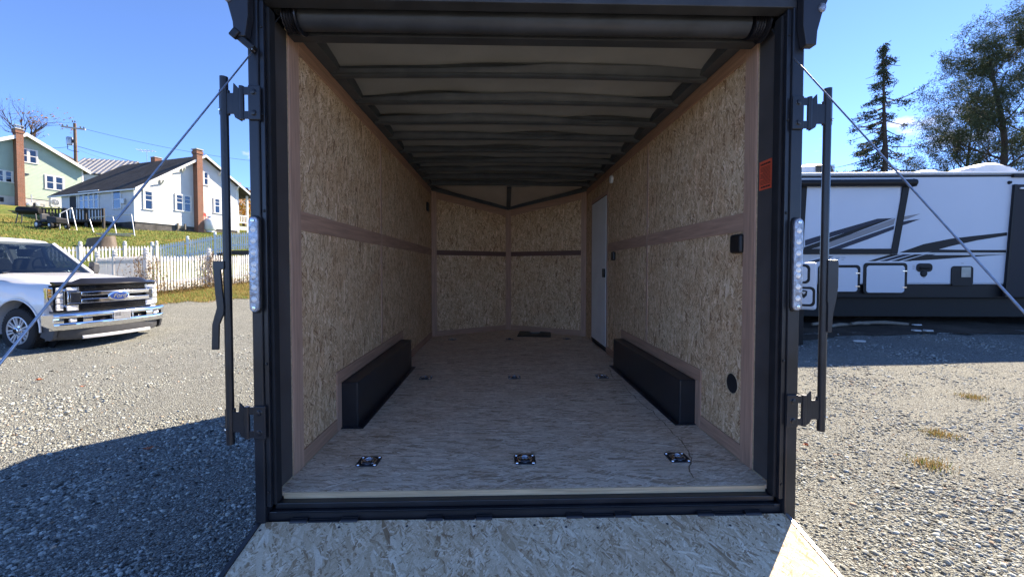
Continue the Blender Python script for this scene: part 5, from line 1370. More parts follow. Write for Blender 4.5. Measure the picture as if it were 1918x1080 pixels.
gh_.siding('siding', 0, lambda z: max(-gw, hl2(z+.16)), lambda z: min(gw, hr_(z+.16)), ga, g_pk[1]-.3, 'siding_green', -.002, .14)
m = MB(); m.box(-gw+.05, gw-.05, .03, GLEN-.05, gg-1.5, ga-.002); gh_.part('foundation', m, 'foundation_pale')
gh_.roof_plane(g_eL[0], g_eL[1], 0, g_pk[1], -.5, GLEN+.5, 'shingle_dark'); gh_.roof_plane(.001, g_pk[1], g_eR[0], g_eR[1], -.5, GLEN+.5, 'shingle_dark')
gh_.rake(g_eL[0], g_eL[1], 0, g_pk[1], -.501, h=.34); gh_.rake(0, g_pk[1], g_eR[0], g_eR[1], -.501, h=.34)
for sgn in (-1, 1): m = MB(); m.box(sgn*gw-.07, sgn*gw+.07, -.03, .07, ga, GR(gw)-.2); gh_.part('corner_board', m, 'trim_white')
wpx(gh_, 34, 71, 275.5, 308, n=2, blind=.95); wpx(gh_, 83, 120, 326.5, 358, n=2, blind=.95); wpx(gh_, -10, 25, 316, 343, n=2, blind=.8)
gh_.chimney(35, 14, 243, 386, -.6, .02, pot=True)
x0, z1 = gh_.w(0, 369); x1, z0 = gh_.w(7, 378); m = MB(); m.box(x0, x1, -.03, .03, z0, z1); gh_.part('cellar_window', m, 'room_dark')
s, z = gh_.w(47.5, 326); m = MB(); m.box(s-.22, s+.22, -.12, -.02, z-.06, z+.06); gh_.part('wall_light', m, 'gloss_black')
# --- house behind with a ribbed metal roof, and two roofs further off
bh = House('metal_roof_house', 'house behind with a pale ribbed metal roof above the white bungalow', 128, 56, R(16))
b0 = bh.w(118, 322); b1 = bh.w(228, 322); bt = bh.w(170, 300)
m = MB(); m.box(b0[0]+.4, b1[0]-.4, .4, 8, b0[1]-5, b0[1]-.1); m.prism([(.4, b0[1]-.1), (8, b0[1]-.1), (4.2, bt[1]-.2)], 'x', b0[0]+.4, b1[0]-.4); bh.part('wall', m, 'siding_white')
m = MB(); zt2 = CAM_Z+(bt[1]-CAM_Z)*1.075
m._add([(b0[0], 0, b0[1]), (b1[0], 0, b0[1]), (b1[0], 4.2, zt2), (b0[0], 4.2, zt2), (b0[0], 8.4, b0[1]), (b1[0], 8.4, b0[1])], [(0, 1, 2, 3), (3, 2, 5, 4)]); br_ = bh.part('roof', m, 'metal_roof')
k = b0[0]+.05
while k < b1[0]:
    m = MB(); m.bar((k, 0, b0[1]+.03), (k, 4.2, zt2+.03), .16, .10); bh.part('roof_rib', m, 'rv_grey', parent=br_); k += .55
m = MB(); c, z = bh.w(136, 300); m.box(c-.45, c+.45, 3.4, 4.3, z-1.6, z+.75); bh.part('chimney', m, 'brick_red')
lh = House('shed_house', 'steep dark roof rising just behind the green house eave', 96, 58, R(25))
p0, p1 = lh.w(94, 276), lh.w(131, 298); m = MB(); m._add([(p0[0], 0, p0[1]), (p1[0], 0, p1[1]), (p1[0], 6, p1[1]), (p0[0], 6, p0[1]), (p0[0], 0, p0[1]-.25), (p1[0], 0, p1[1]-.25), (p1[0], 6, p1[1]-.25), (p0[0], 6, p0[1]-.25)], [(0,1,2,3), (7,6,5,4), (0,4,5,1), (1,5,6,2), (2,6,7,3), (3,7,4,0)])
lh.part('roof', m, 'shingle_dark'); m = MB(); m.box(p0[0]-4, p1[0]-.4, .3, 5.7, p1[1]-5, p1[1]-.2); m.prism([(p0[0]-4, p1[1]-.2), (p1[0]-.4, p1[1]-.2), (p0[0]+.1, p0[1]-.3)], 'y', .3, 5.7); lh.part('wall', m, 'siding_white')
fh = House('brick_chimney_house', 'small distant house with red brick chimney at the right end of the bungalow', 440, 74, R(60))
f0, f1, fp_ = fh.w(438, 375), fh.w(480, 375), fh.w(461, 354); m = MB(); m.prism([(f0[0], f0[1]-6), (f1[0], f0[1]-6), (f1[0], f0[1]), (fp_[0], fp_[1]), (f0[0], f0[1])], 'y', 0, 9); fh.part('wall', m, 'siding_white')
fh.roof_plane(f0[0]-.4, f0[1]-.1, fp_[0], fp_[1]+.2, -.4, 9.4, 'shingle_dark'); fh.roof_plane(fp_[0]+.001, fp_[1]+.2, f1[0]+.4, f0[1]-.1, -.4, 9.4, 'shingle_dark')
c, z = fh.w(454, 349); m = MB(); m.box(c-.5, c+.5, 1, 2, z-3, z); fh.part('chimney', m, 'brick_red')

# ---------------------------------------------------------------- things round the houses
# white gas tank by the bungalow chimney
s, z = wh.w(385, 430); zt_ = wh.w(385, 407)[1]
tk = thing('propane_tank', 'white upright propane tank beside the bungalow chimney', 'gas tank', tuple(wh.root.matrix_basis @ Vector((s, -.55, z))) if False else (wh.P[0]+math.cos(R(70))*s+math.sin(R(70))*.6, wh.P[1]+math.sin(R(70))*s-math.cos(R(70))*.6, z-.25))
h = zt_-z+.25; r = .46
m = MB(); m.lathe((0, 0, 0), [(.0, .1), (r*.7, .12), (r, .28), (r, h-.32), (r*.8, h-.17), (r*.4, h-.1), (0, h-.09)], 'z', 20); m.build('tank_body', 'tank_white', tk, smooth=50)
m = MB(); m.lathe((0, 0, 0), [(r*.7, 0), (r*.7, .13), (r*.66, .13), (r*.66, 0)], 'z', 16); m.build('foot_ring', 'tank_white', tk, smooth=40)
m = MB(); m.lathe((0, 0, h-.12), [(.2, 0), (.2, .17), (.15, .22), (0, .22)], 'z', 14); m.build('valve_hood', 'pipe_grey', tk, smooth=40)
def on(h_, px, py, off=-.6):
    s, z = h_.w(px, py); return Vector((h_.P[0]+math.cos(h_.a)*s-math.sin(h_.a)*off, h_.P[1]+math.sin(h_.a)*s+math.cos(h_.a)*off, z))
p = on(wh, 377, 404, -.3); m = MB(); m.lathe(p, [(.0, -.0), (.2, .02), (.26, .07), (.27, .08), (.26, .08), (.19, .03), (0, .01)], 'x', 18)
o = m.build('red_dish', 'red_paint', None, smooth=50); tag(o, 'small red round dish leaning behind the white propane tank', 'dish')
# air conditioner and gas meter at the green house
p = on(gh_, 97, 388, -.7); ac = thing('heat_pump', 'white outdoor heat pump unit against the green house foundation', 'heat pump', p - Vector((0, 0, .1)), R(70))
m = MB(); m.box(-.45, .45, -.18, .18, .12, 1.0); m.box(-.35, -.25, -.2, .2, 0, .12); m.box(.25, .35, -.2, .2, 0, .12); m.build('casing', 'trim_white', ac, .02)
m = MB(); m.lathe((-.1, -.18, .56), [(.34, -.012), (.31, -.02), (.30, -.012), (.05, -.012), (0, -.03)], 'y', 24); m.build('fan_grille', 'pipe_grey', ac, smooth=30)
p = on(gh_, 58, 389, -.5); gm = thing('gas_meter', 'grey gas meter with bent pipes beside the green house chimney', 'gas meter', p - Vector((0, 0, .2)), R(70))
m = MB(); m.lathe((.2, 0, .55), [(0, -.2), (.2, -.18), (.25, 0), (.2, .18), (0, .2)], 'y', 16); m.lathe((-.35, 0, .45), [(0, -.15), (.22, -.1), (.22, .1), (0, .15)], 'y', 16); m.build('meter', 'pipe_grey', gm, smooth=40)
m = MB(); m.tube([(-.7, 0, 0), (-.7, 0, .5), (-.35, 0, .5)], .04, 8); m.tube([(-.15, 0, .6), (-.15, 0, 1.5)], .04, 8); m.tube([(.4, 0, .6), (.75, 0, .6), (.75, 0, 0)], .04, 8); m.build('pipe', 'pipe_grey', gm, smooth=50)
# antenna on the bungalow roof ridge
p = Vector((pk[0], 7.6, pk[1])); M_ = Matrix.Translation((wh.P[0], wh.P[1], 0)) @ Matrix.Rotation(R(70), 4, 'Z'); q = M_ @ p
an = thing('roof_antenna', 'thin television antenna standing on the dark bungalow ridge', 'antenna', q, R(10))
m = MB(); m.tube([(0, 0, -.05), (0, 0, 1.15)], .022, 6); m.build('mast', 'pipe_grey', an)
m = MB(); m.tube([(-.7, 0, 1.1), (.7, 0, 1.1)], .02, 6)
for k in range(5): m.tube([(-.6+.3*k, -.55+.06*k, 1.1), (-.6+.3*k, .55-.06*k, 1.1)], .014, 5)
m.build('element', 'pipe_grey', an)
vc = MB(); vc.box(-.3, .3, -.3, .3, -.4, .35); vp2 = M_ @ Vector((pk[0]+.2, 6.6, pk[1])); o = thing('ridge_vent_chimney', 'short brick chimney stub on the dark bungalow ridge', 'chimney', vp2, R(70)); vc.build('stack', 'brick_red', o); m = MB(); m.box(-.34, .34, -.34, .34, .351, .42); m.build('cap', 'concrete_cap', o)

# dark deck by the bungalow side door, steps of pickets as parts
DP = on(wh, 252, 430, 0); dk = thing('deck', 'weathered dark timber deck with picket railing by the bungalow side door', 'deck', (0, 0, 0))
q0, q1 = at(76, 392, 30.5), at(190, 393, 31.8)
def grz(v): return gnd_z(v.x, v.y)
dz0 = grz(q0); top0, top1 = at(76, 391, 30.5).z, at(190, 392, 31.8).z
dirn = Vector((q1.x-q0.x, q1.y-q0.y, 0)); LD = dirn.length; dirn.normalize()
m = MB(); m.bar((q0.x, q0.y, top0), (q1.x, q1.y, top1), .14, .07); m.bar((q0.x, q0.y, top0-.85), (q1.x, q1.y, top1-.85), .14, .16); m.build('rail', 'dark_wood', dk)
n_ = int(LD/.17); first = None
for k in range(n_):
    t = (k+.5)/n_; c = q0.lerp(q1, t); zt_ = top0+(top1-top0)*t
    if first is None:
        m = MB(); m.box(c.x-.045, c.x+.045, c.y-.02, c.y+.02, zt_-.82, zt_-.036); first = m.build('baluster', 'dark_wood', dk)
    else: share(first, dk, Vector((c.x, c.y, zt_-.428)))
for t in (0, .35, .7, 1):
    c = q0.lerp(q1, t); zt_ = top0+(top1-top0)*t; m = MB(); m.box(c.x-.07, c.x+.07, c.y+.08, c.y+.2, grz(c)-.3, zt_+.1); m.build('post', 'dark_wood', dk)
m = MB(); nrm = Vector((-dirn.y, dirn.x, 0))
a_, b_ = q0+nrm*.1, q1+nrm*.1; c_, d_ = q1+nrm*2.6, q0+nrm*2.6
m._add([(a_.x, a_.y, top0-.8), (b_.x, b_.y, top1-.8), (c_.x, c_.y, top1-.8), (d_.x, d_.y, top0-.8)] + [(v.x, v.y, (top0 if v in (a_, d_) else top1)-.95) for v in (a_, b_, c_, d_)], [(0,1,2,3), (7,6,5,4), (0,4,5,1), (1,5,6,2), (2,6,7,3), (3,7,4,0)]); m.build('deck_board', 'dark_wood', dk)
# pipe frames of an old kennel leaning beside the deck
fr_spec = [((112, 400, 112, 434), (134, 389, 145, 436), 29.0, 'galvanised gate frame leaning upright against the dark deck'), ((167, 408, 177, 440), (246, 401, 252, 432), 29.6, 'long low galvanised pipe frame standing before the bungalow corner')]
for (ax, ay, bx_, by), (cx_, cy, dx_, dy_), Y, lab in fr_spec:
    f = thing('pipe_frame', lab, 'pipe frame', (0, 0, 0), 0, 'galvanised pipe frames by the deck')
    A_, B_, C_, D_ = at(ax, ay, Y), at(bx_, by, Y-.2), at(cx_, cy, Y+.6), at(dx_, dy_, Y+.4)
    B_.z = min(B_.z, grz(B_)+.02); D_.z = min(D_.z, grz(D_)+.02)
    for n2, a2, b2 in (('upright', A_, B_), ('upright', C_, D_), ('crossbar', A_, C_), ('crossbar', A_.lerp(B_, .9), C_.lerp(D_, .9))):
        m = MB(); m.tube([a2, b2], .032, 8); m.build(n2, 'pipe_grey', f, smooth=50)
    mid0, mid1 = A_.lerp(C_, .55), B_.lerp(D_, .55); m = MB(); m.tube([mid0, mid1], .026, 8); m.build('upright', 'pipe_grey', f, smooth=50)
# barbecue and ride-on mower in the shade of the deck
p = at(55, 425, 29.5); p.z = grz(p); bq = thing('barbecue', 'dark barrel barbecue on thin legs left of the deck', 'barbecue', p, R(20))
m = MB(); m.lathe((0, 0, .95), [(0, -.6), (.22, -.58), (.27, -.5), (.27, .5), (.22, .58), (0, .6)], 'x', 16); m.build('barrel', 'rv_black', bq, smooth=40)
m = MB()
for x in (-.45, .45):
    for y in (-.2, .2): m.bar((x, y, .75), (x*1.2, y*1.3, 0), .05, .05)
m.box(-.95, -.62, -.2, .2, .85, .89); m.build('stand', 'trim_grey', bq); m = MB(); m.lathe((.3, 0, 1.2), [(.06, 0), (.06, .28), (0, .28)], 'z', 10); m.build('flue', 'rv_black', bq)
p = at(98, 432, 28.6); p.z = grz(p); mw = thing('ride_on_mower', 'dark ride-on mower parked in shade before the deck', 'lawn mower', p, R(-15))
m = MB(); m.loft([[(.9, -.3, .35), (.9, .3, .35), (.9, .3, .7), (.9, -.3, .7)], [(.1, -.35, .35), (.1, .35, .35), (.1, .35, .85), (.1, -.35, .85)]]); m.box(-.8, .1, -.4, .4, .4, .55); m.box(-.6, -.1, -.5, .5, .18, .34); m.build('bodywork', 'rv_black', mw, .04)
m = MB(); m.box(-.6, -.2, -.22, .22, .56, .68); m.box(-.7, -.6, -.22, .22, .6, 1.05); m.build('seat', 'trim_grey', mw, .04)
m = MB(); m.tube([(.15, 0, .85), (-.05, 0, 1.05)], .025, 6); m.tube([(-.05+.0*math.cos(a), .17*math.cos(a), 1.05+.12*math.sin(a)) for a in [PI*2*k/14 for k in range(15)]], .018, 6, False); m.build('steering_wheel', 'rv_black', mw)
for x, r in ((.65, .2), (-.55, .28)):
    for y in (-.42, .42):
        m = MB(); m.lathe((x, y, r), [(0, -.08), (r*.6, -.09), (r, -.06), (r, .06), (r*.6, .09), (0, .08)], 'y', 18); w = m.build('wheel', 'tyre', mw, smooth=40)
        m = MB(); m.lathe((x, y-.1, r), [(0, -.01), (r*.5, 0), (r*.5, .02), (0, .02)], 'y', 14); m.build('rim', 'pipe_grey', w)
# stump on the bank above the fence
p = at(190, 463, 24); p.z = grz(p); st = MB(); rings = []
for k in range(6):
    t = k/5; rr_ = .60*(1-.12*t)+.10*(1-t)**3
    rings.append([(p.x+rr_*(1+.1*mnoise.noise(Vector((math.cos(a)*2, math.sin(a)*2, k*.2))))*math.cos(a)*1.15, p.y+rr_*math.sin(a), p.z-.25+(.80+.10*math.sin(a+1))*t) for a in [PI*2*j/28 for j in range(28)]])
st.loft(rings); tag(st.build('tree_stump', 'stump_wood', None, smooth=50), 'broad cut tree stump standing on the grass above the picket fence', 'tree stump')
a_, b_ = at(180, 438, 28.2), at(245, 434, 29.3); a_.z = grz(a_)+.1; b_.z = grz(b_)+.1; m = MB(); m.bar(a_, b_, .25, .1); tag(m.build('plank', 'edge_grain'), 'weathered plank lying in the grass before the pipe frame', 'plank')
# ---------------------------------------------------------------- fences
def picket_mesh(h, w=.064, th=.02):
    m = MB(); m.prism([(-w/2, 0), (w/2, 0), (w/2, h-.05), (w*.30, h-.03), (w*.28, h-.015), (0, h), (-w*.28, h-.015), (-w*.30, h-.03), (-w/2, h-.05)], 'y', -th/2, th/2); return m
def fence(name, label, A, B, za, zb, h, step, mat, posts, post_h=.12, dip=0, lean=0):
    """pickets between A and B (x, y); za, zb ground line heights; each picket, post and rail a part"""
    A, B = Vector(A), Vector(B); d = (B-A); L = d.length; d.normalize(); a = math.atan2(d.y, d.x)
    f = thing(name, label, 'fence', (A.x, A.y, za), a)
    sl_ = (zb-za)/L; first = None
    for zr in (.22, h-.22):
        m = MB(); m._add([(0, .012, zr), (L, .012, zr+sl_*L), (L, .012, zr+sl_*L+.08), (0, .012, zr+.08), (0, .05, zr), (L, .05, zr+sl_*L), (L, .05, zr+sl_*L+.08), (0, .05, zr+.08)], [(0,1,2,3), (7,6,5,4), (0,4,5,1), (1,5,6,2), (2,6,7,3), (3,7,4,0)]); m.build('rail', mat, f)
    n = int(L/step)
    def sect(s):      # how far between posts, for the dip of the top line
        ps = sorted(posts)
        for p0, p1 in zip(ps, ps[1:]):
            if p0 <= s <= p1: t = (s-p0)/(p1-p0); return 4*t*(1-t)
        return 0
    for k in range(n):
        s = (k+.5)*step
        if min(abs(s-p) for p in posts) < .09: continue
        z = sl_*s - dip*sect(s) + random.uniform(-.012, .012)
        if first is None:
            first = picket_mesh(h).build('picket', mat, f); first.location = (s, 0, z+h/2); ORG[first.name] = Vector((s, 0, z+h/2))
        else:
            c = share(first, f, Vector((s, 0, z+h/2))); c.rotation_euler = (0, random.gauss(0, .012)+lean, 0)
    for p in posts:
        m = MB(); m.box(p-.06, p+.06, -.05, .07, sl_*p-.1, sl_*p+h+post_h*.4); m.lathe((p, .01, sl_*p+h+post_h*.4), [(.085, 0), (.085, .03), (.05, .05), (.075, .10), (.05, .16), (0, .18)], 'z', 12); m.build('post', mat, f, smooth=35)
    return f
U = Vector((math.sin(R(20)), math.cos(R(20))))
n0_, n1_ = at(292, 542, 13.4), at(500, 522, 18.4)
def lerp2(a, b, t): return (a[0]+(b[0]-a[0])*t, a[1]+(b[1]-a[1])*t)
NA = at(184, 556, 10.6); NA2 = lerp2((n0_.x, n0_.y), (n1_.x, n1_.y), -.06)
Lnear = (Vector((n1_.x, n1_.y))-Vector(NA2)).length; s0 = Lnear*.06/1.06
near_fence = fence('picket_fence', 'white picket fence with ball topped posts and dry vine along the gravel edge', NA2, (n1_.x, n1_.y), n0_.z-(n1_.z-n0_.z)*.06-.02, n1_.z-.02, 1.13, .114, 'fence_white', [0.03, 2.35, 4.6, Lnear], dip=.05)
cn = at(181, 482, 15.9); turn_fence = fence('picket_fence', 'white picket fence section turning the corner behind the pickup bonnet', (cn.x, cn.y), (NA2[0]-.02, NA2[1]+.05), cn.z-1.12, n0_.z-.03, 1.13, .114, 'fence_white', [0.05, 2.0, (Vector(NA2)-Vector((cn.x, cn.y))).length-.1], dip=.04)
b0_, b1_ = at(150, 490, 19.0), at(290, 483, 22.0)
back_fence = fence('picket_fence', 'second white picket fence standing higher on the grass behind the first', (b0_.x-1.2, b0_.y-1.9), (b1_.x, b1_.y), at(150, 467, 19).z-1.05, at(290, 459, 22).z-1.05, 1.05, .13, 'fence_white', [0, 2.4, 4.05, 5.4], dip=.03)
# ramp side and landing rail, white, with their shade put into the blue-grey colour
r0, r1, r2 = at(284, 460, 22.1), at(426, 436, 24.4), at(486, 433, 25.2)
ramp_f = fence('ramp_fence', 'shade-tinted white picket side of a wheelchair ramp rising towards the bungalow', (r0.x, r0.y), (r1.x, r1.y), r0.z-1.1, r1.z-1.1, 1.08, .105, 'fence_white_shade', [0.02, 1.5, 2.75, (Vector((r1.x, r1.y))-Vector((r0.x, r0.y))).length])
land_f = fence('landing_rail', 'shade-tinted white picket railing round the ramp landing nearest the black trailer post', (r1.x+.05, r1.y), (r2.x, r2.y), r1.z-1.0, r2.z-1.0, .98, .105, 'fence_white_shade', [.02, (Vector((r2.x, r2.y))-Vector((r1.x, r1.y))).length])
m = MB(); d_ = Vector((r1.x-r0.x, r1.y-r0.y, 0)).normalized(); n_ = Vector((-d_.y, d_.x, 0))
m._add([tuple(v) for v in (r0+n_*.1-Vector((0, 0, 1.05)), r1+n_*.1-Vector((0, 0, 1.05)), r1+n_*1.3-Vector((0, 0, 1.05)), r0+n_*1.3-Vector((0, 0, 1.05)))] + [tuple(v) for v in (r0+n_*.1-Vector((0, 0, 1.25)), r1+n_*.1-Vector((0, 0, 1.25)), r1+n_*1.3-Vector((0, 0, 1.25)), r0+n_*1.3-Vector((0, 0, 1.25)))], [(0,1,2,3), (7,6,5,4), (0,4,5,1), (1,5,6,2), (2,6,7,3), (3,7,4,0)])
dk2 = thing('wheelchair_ramp', 'sloping timber walkway between the shade-tinted white ramp fence and the bank', 'ramp', (0, 0, 0)); m.build('walkway', 'dark_wood', dk2)
m = MB(); m.box(r1.x-.2, r2.x+.6, r1.y+.1, r1.y+2.2, r1.z-1.25, r1.z-1.02); m.build('landing', 'dark_wood', dk2)
for t in (.15, .5, .9):
    c = r0.lerp(r1, t)+n_*.6; m = MB(); m.box(c.x-.08, c.x+.08, c.y-.08, c.y+.08, gnd_z(c.x, c.y)-.2, c.z-1.2); m.build('post', 'dark_wood', dk2)
# dry vine climbing two of the posts
blade_mat('dry_leaf', [(0, (.10, .06, .03)), (.5, (.18, .115, .05)), (.8, (.24, .16, .07)), (1, (.12, .12, .04))], .3)
blade_mat('orange_leaf', [(0, (.42, .14, .03)), (.5, (.50, .24, .04)), (.8, (.34, .26, .05)), (1, (.16, .18, .04))], .35)
def clump(pts, size, flat=.4):
    """leaf quads at pts with random turn; returns verts, tones"""
    n = len(pts); P = np.asarray(pts, float); s = RNG.uniform(.6, 1.3, n)*size
    a = RNG.normal(size=(n, 3)); a /= np.linalg.norm(a, axis=1)[:, None]; b = RNG.normal(size=(n, 3)); b -= (a*b).sum(1)[:, None]*a; b /= np.linalg.norm(b, axis=1)[:, None]
    u, v = a*s[:, None], b*s[:, None]*flat
    V = np.stack([P-u, P+v*.9-u*.1, P+u, P-v*.9-u*.1], 1).reshape(-1, 3)
    return V, np.repeat(RNG.random(n), 4)
def leaves(name, pts, size, mat, parent=None, flat=.4):
    V, g = clump(pts, size, flat); o = raw_mesh(name, V, 4, np.arange(len(V)), mat, parent, np.stack([g, g, g, np.ones(len(g))], 1)); return o
for i, (s, lab) in enumerate(((0.03, 'dry brown vine tangled over the left visible picket post'), (2.35, 'dry brown vine climbing the picket post nearest the lock bar'))):
    A2 = Vector(NA2); dv = (Vector((n1_.x, n1_.y))-A2).normalized(); c = A2+dv*s; gz = gnd_z(c.x, c.y)
    v = thing('vine', lab, 'vine', (c.x, c.y, gz), math.atan2(dv.y, dv.x), 'dry vines on the picket fence')
    m = MB()
    for k in range(16):
        x = random.gauss(-.15*(i == 0), .30); p = [(x, -.06, -.05)]
        for j in range(6): x += random.gauss(0, .10); p.append((x, -.06-random.random()*.08, .22*(j+1)*random.uniform(.8, 1.05)))
        m.tube(p, .007, 4, False)
    m.build('stem', 'pole_wood', v)
    pts = [(random.gauss(-.15*(i == 0), .30), -.05+random.gauss(-.05, .05), abs(random.gauss(.75, .35)) % 1.32) for _ in range(430)]
    leaves('leaves', pts, .035, 'dry_leaf', v)
# weeds at the foot of the fence
pts = []
for _ in range(2600):
    s = random.uniform(0, Lnear); c = Vector(NA2)+(Vector((n1_.x, n1_.y))-Vector(NA2)).normalized()*s; h = abs(random.gauss(0, .16))*(1+1.2*(mnoise.noise(Vector((s*1.3, 0, 0))) > .15))
    pts.append((c.x+random.gauss(.12, .12), c.y+random.gauss(-.12, .1), gnd_z(c.x, c.y)+h))
kind(leaves('fence_weeds', pts, .035, 'dry_leaf'), 'stuff')
# fallen leaves on the gravel, each one a thing
def fallen(px, py, size, lab, mat='orange_leaf', grp=None):
    d = ray(px, py); t = -CAM_Z/d.z; x, y = d.x*t, t
    for _ in range(4): t = (gnd_z(x, y)-CAM_Z)/d.z; x, y = d.x*t, t
    z = gnd_z(x, y)+.022; m = MB(); a0 = random.uniform(0, 6.28); pts = []
    for k in range(14):
        a = PI*2*k/14; r = size*(1.0 if k % 2 == 0 else .62)*(1+.25*math.cos(a))
        pts.append((x+r*math.cos(a+a0), y+r*math.sin(a+a0)*.8, z+.35*size*abs(math.sin(a))+random.uniform(0, .2*size)))
    n = len(pts); m._add(pts+[(x, y, z)], [(k, (k+1) % n, n) for k in range(n)])
    o = m.build('fallen_leaf', 'leaf_red', None, fixn=False); tag(o, lab, 'leaf', grp)
plain('leaf_red', (.36, .10, .035), .6, 0, .3, .4, 40)
fallen(278, 846, .05, 'rust red fallen leaf lying in the trailer shadow on the gravel', grp='fallen leaves on the gravel')
fallen(72, 715, .05, 'orange fallen leaf on sunlit gravel beside the left cable', grp='fallen leaves on the gravel')
fallen(155, 727, .035, 'small tan leaf on sunlit gravel right of the orange one', grp='fallen leaves on the gravel')
fallen(1593, 722, .02, 'tiny red leaf on the gravel right of the lock bar', grp='fallen leaves on the gravel')
fallen(1510, 838, .03, 'curled leaf on the gravel beside the right trailer post', grp='fallen leaves on the gravel')
# tufts of straw on the right-hand gravel
for px, py, lab in ((1740, 872, 'larger patch of tan straw nearest on the right gravel'), (1760, 815, 'middle patch of tan straw on the right gravel'), (1822, 748, 'far patch of tan straw on the right gravel near the camper shadow')):
    d = ray(px, py); t = -CAM_Z/d.z; cx_, cy_ = d.x*t, t
    pts = np.array([(cx_+random.gauss(0, .07), cy_+random.gauss(0, .06), gnd_z(cx_, cy_)+.012) for _ in range(320)])
    o = blades('straw_patch', pts, RNG.uniform(.01, .05, len(pts)), 'straw_blade', .003); tag(o, lab, 'straw', 'straw patches on the right gravel'); o['kind'] = 'stuff'

# ---------------------------------------------------------------- pole and wires
pb = at(142, 300, 50); gzp = ground_z(pb.x, pb.y); tz = at(140, 231, 50).z
pole = thing('utility_pole', 'brown timber utility pole with crossarm and grey transformer behind the houses', 'utility pole', (pb.x, pb.y, gzp))
H = tz-gzp; m = MB(); m.tube([(0, 0, -.3), (0, 0, H*.5), (0, 0, H)], [.20, .17, .14], 12); m.build('pole_shaft', 'pole_wood', pole, smooth=50)
zc = at(140, 241, 50).z-gzp; m = MB(); m.bar((-1.35, -.2, zc+.18), (1.25, -.05, zc-.12), .13, .16); arm = m.build('crossarm', 'pole_arm', pole)
for x, dzz in ((-1.25, .2), (-.75, .16), (-.12, .65), (.15, .62), (.75, -.02), (1.15, -.08)):
    m = MB(); m.lathe((x, -.12, zc+dzz+.06), [(.03, 0), (.07, .05), (.045, .09), (.07, .13), (.04, .2), (0, .2)], 'z', 10); m.build('insulator', 'trim_grey', arm)
zt_ = at(133, 265, 50).z-gzp; m = MB(); m.lathe((-.55, -.1, zt_-.45), [(0, 0), (.27, .02), (.29, .1), (.29, .85), (.24, .93), (0, .95)], 'z', 18); tr_ = m.build('transformer', 'pipe_grey', pole, smooth=40)
m = MB(); m.box(-.3, -.1, -.14, -.06, zt_-.2, zt_+.2); m.tube([(-.6, -.3, zt_-.45), (-.5, -.4, zt_-1.0), (0, -.3, zt_-1.2), (.6, -.2, zt_-1.25)], .03, 6); m.build('bracket', 'wire_black', tr_)
def wire(lab, a, b, sag, r=.02, ends=None):
    p0, p1 = at(*a), at(*b); pts = [p0.lerp(p1, t)-Vector((0, 0, 4*sag*t*(1-t))) for t in [k/16 for k in range(17)]]
    m = MB(); m.tube(pts, r, 5, False); tag(m.build('power_line', 'wire_black', None, smooth=60), lab, 'power line', 'power lines from the utility pole')
wire('upper power line running right from the pole crossarm over the bungalow', (152, 240, 50), (520, 306, 60), .55)
wire('lower power line running right from below the transformer behind the bungalow roof', (145, 274, 50), (520, 362, 62), .4, .028)
wire('power line running left from the crossarm past the bare tree', (119, 234, 50), (-60, 233, 60), .2, .016)
wire('service line running left from the transformer behind the green roof', (129, 275, 50), (96, 277, 57), .05)
wire('faint line sloping from the pole towards the metal roof', (146, 280, 50), (205, 300, 58), .1, .012)
# ---------------------------------------------------------------- trees
blade_mat('needle', [(0, (.018, .030, .016)), (.5, (.030, .048, .024)), (1, (.05, .065, .03))], .12)
blade_mat('pine_needle', [(0, (.025, .040, .020)), (.5, (.042, .062, .03)), (1, (.075, .085, .04))], .2)
plain('bark', (.055, .042, .034), .9, 0, .2, .3, 3, .4, 12)
plain('bark_grey', (.13, .10, .085), .9, 0, .2, .3, 3)
def limb(m, p, d, L, r, depth, tips, spread=.5, up=.1, seg=4, twig=None):
    pts = [p]; q = p.copy(); dd = d.normalized()
    for k in range(seg):
        dd = (dd + Vector((random.gauss(0, .12), random.gauss(0, .12), random.gauss(0, .10)+up*.3))).normalized(); q = q+dd*L/seg; pts.append(q.copy())
    m.tube(pts, [r*(1-.6*k/seg) for k in range(seg+1)], 5 if depth > 1 else 4, False)
    if depth == 0: tips.append((q, dd)); return
    for k in range(random.choice((3, 4)) if depth > 1 else random.choice((3, 4, 5))):
        i = random.randint(1, seg); nd = (dd + Vector((random.gauss(0, spread), random.gauss(0, spread), random.gauss(.12, spread*.7)))).normalized()
        limb(m, pts[i], nd, L*random.uniform(.55, .8), r*(1-.6*i/seg)*.62, depth-1, tips, spread, up, 3)
# bare autumn tree behind the green house
p = at(52, 262, 62); gz_ = ground_z(p.x, p.y); bt_ = thing('bare_tree', 'bare branching tree with a few tan leaves behind the green house', 'tree', (p.x, p.y, gz_))
random.seed(23); Hh = at(50, 262, 62).z-gz_; m = MB(); tips = []
m.tube([(0, 0, -.3), (.05, 0, Hh*.6), (0, 0, Hh+.6)], [.35, .28, .22], 8)
for k in range(7):
    a = PI*2*k/7+random.random(); limb(m, Vector((0, 0, Hh*random.uniform(.85, 1.05))), Vector((math.cos(a), math.sin(a)*.6, 1.0)), 3.2, .13, 3, tips, .55, .15)
m.build('trunk', 'bark', bt_, smooth=60)
pts = [tuple(t[0]+Vector((random.gauss(0, .15),)*3)) for t in tips if (t[0].x > 1.2 and t[0].z < Hh+3.4 and random.random() < .5) or random.random() < .04 for _ in range(4)]
leaves('leaves', pts, .16, 'orange_leaf', bt_)
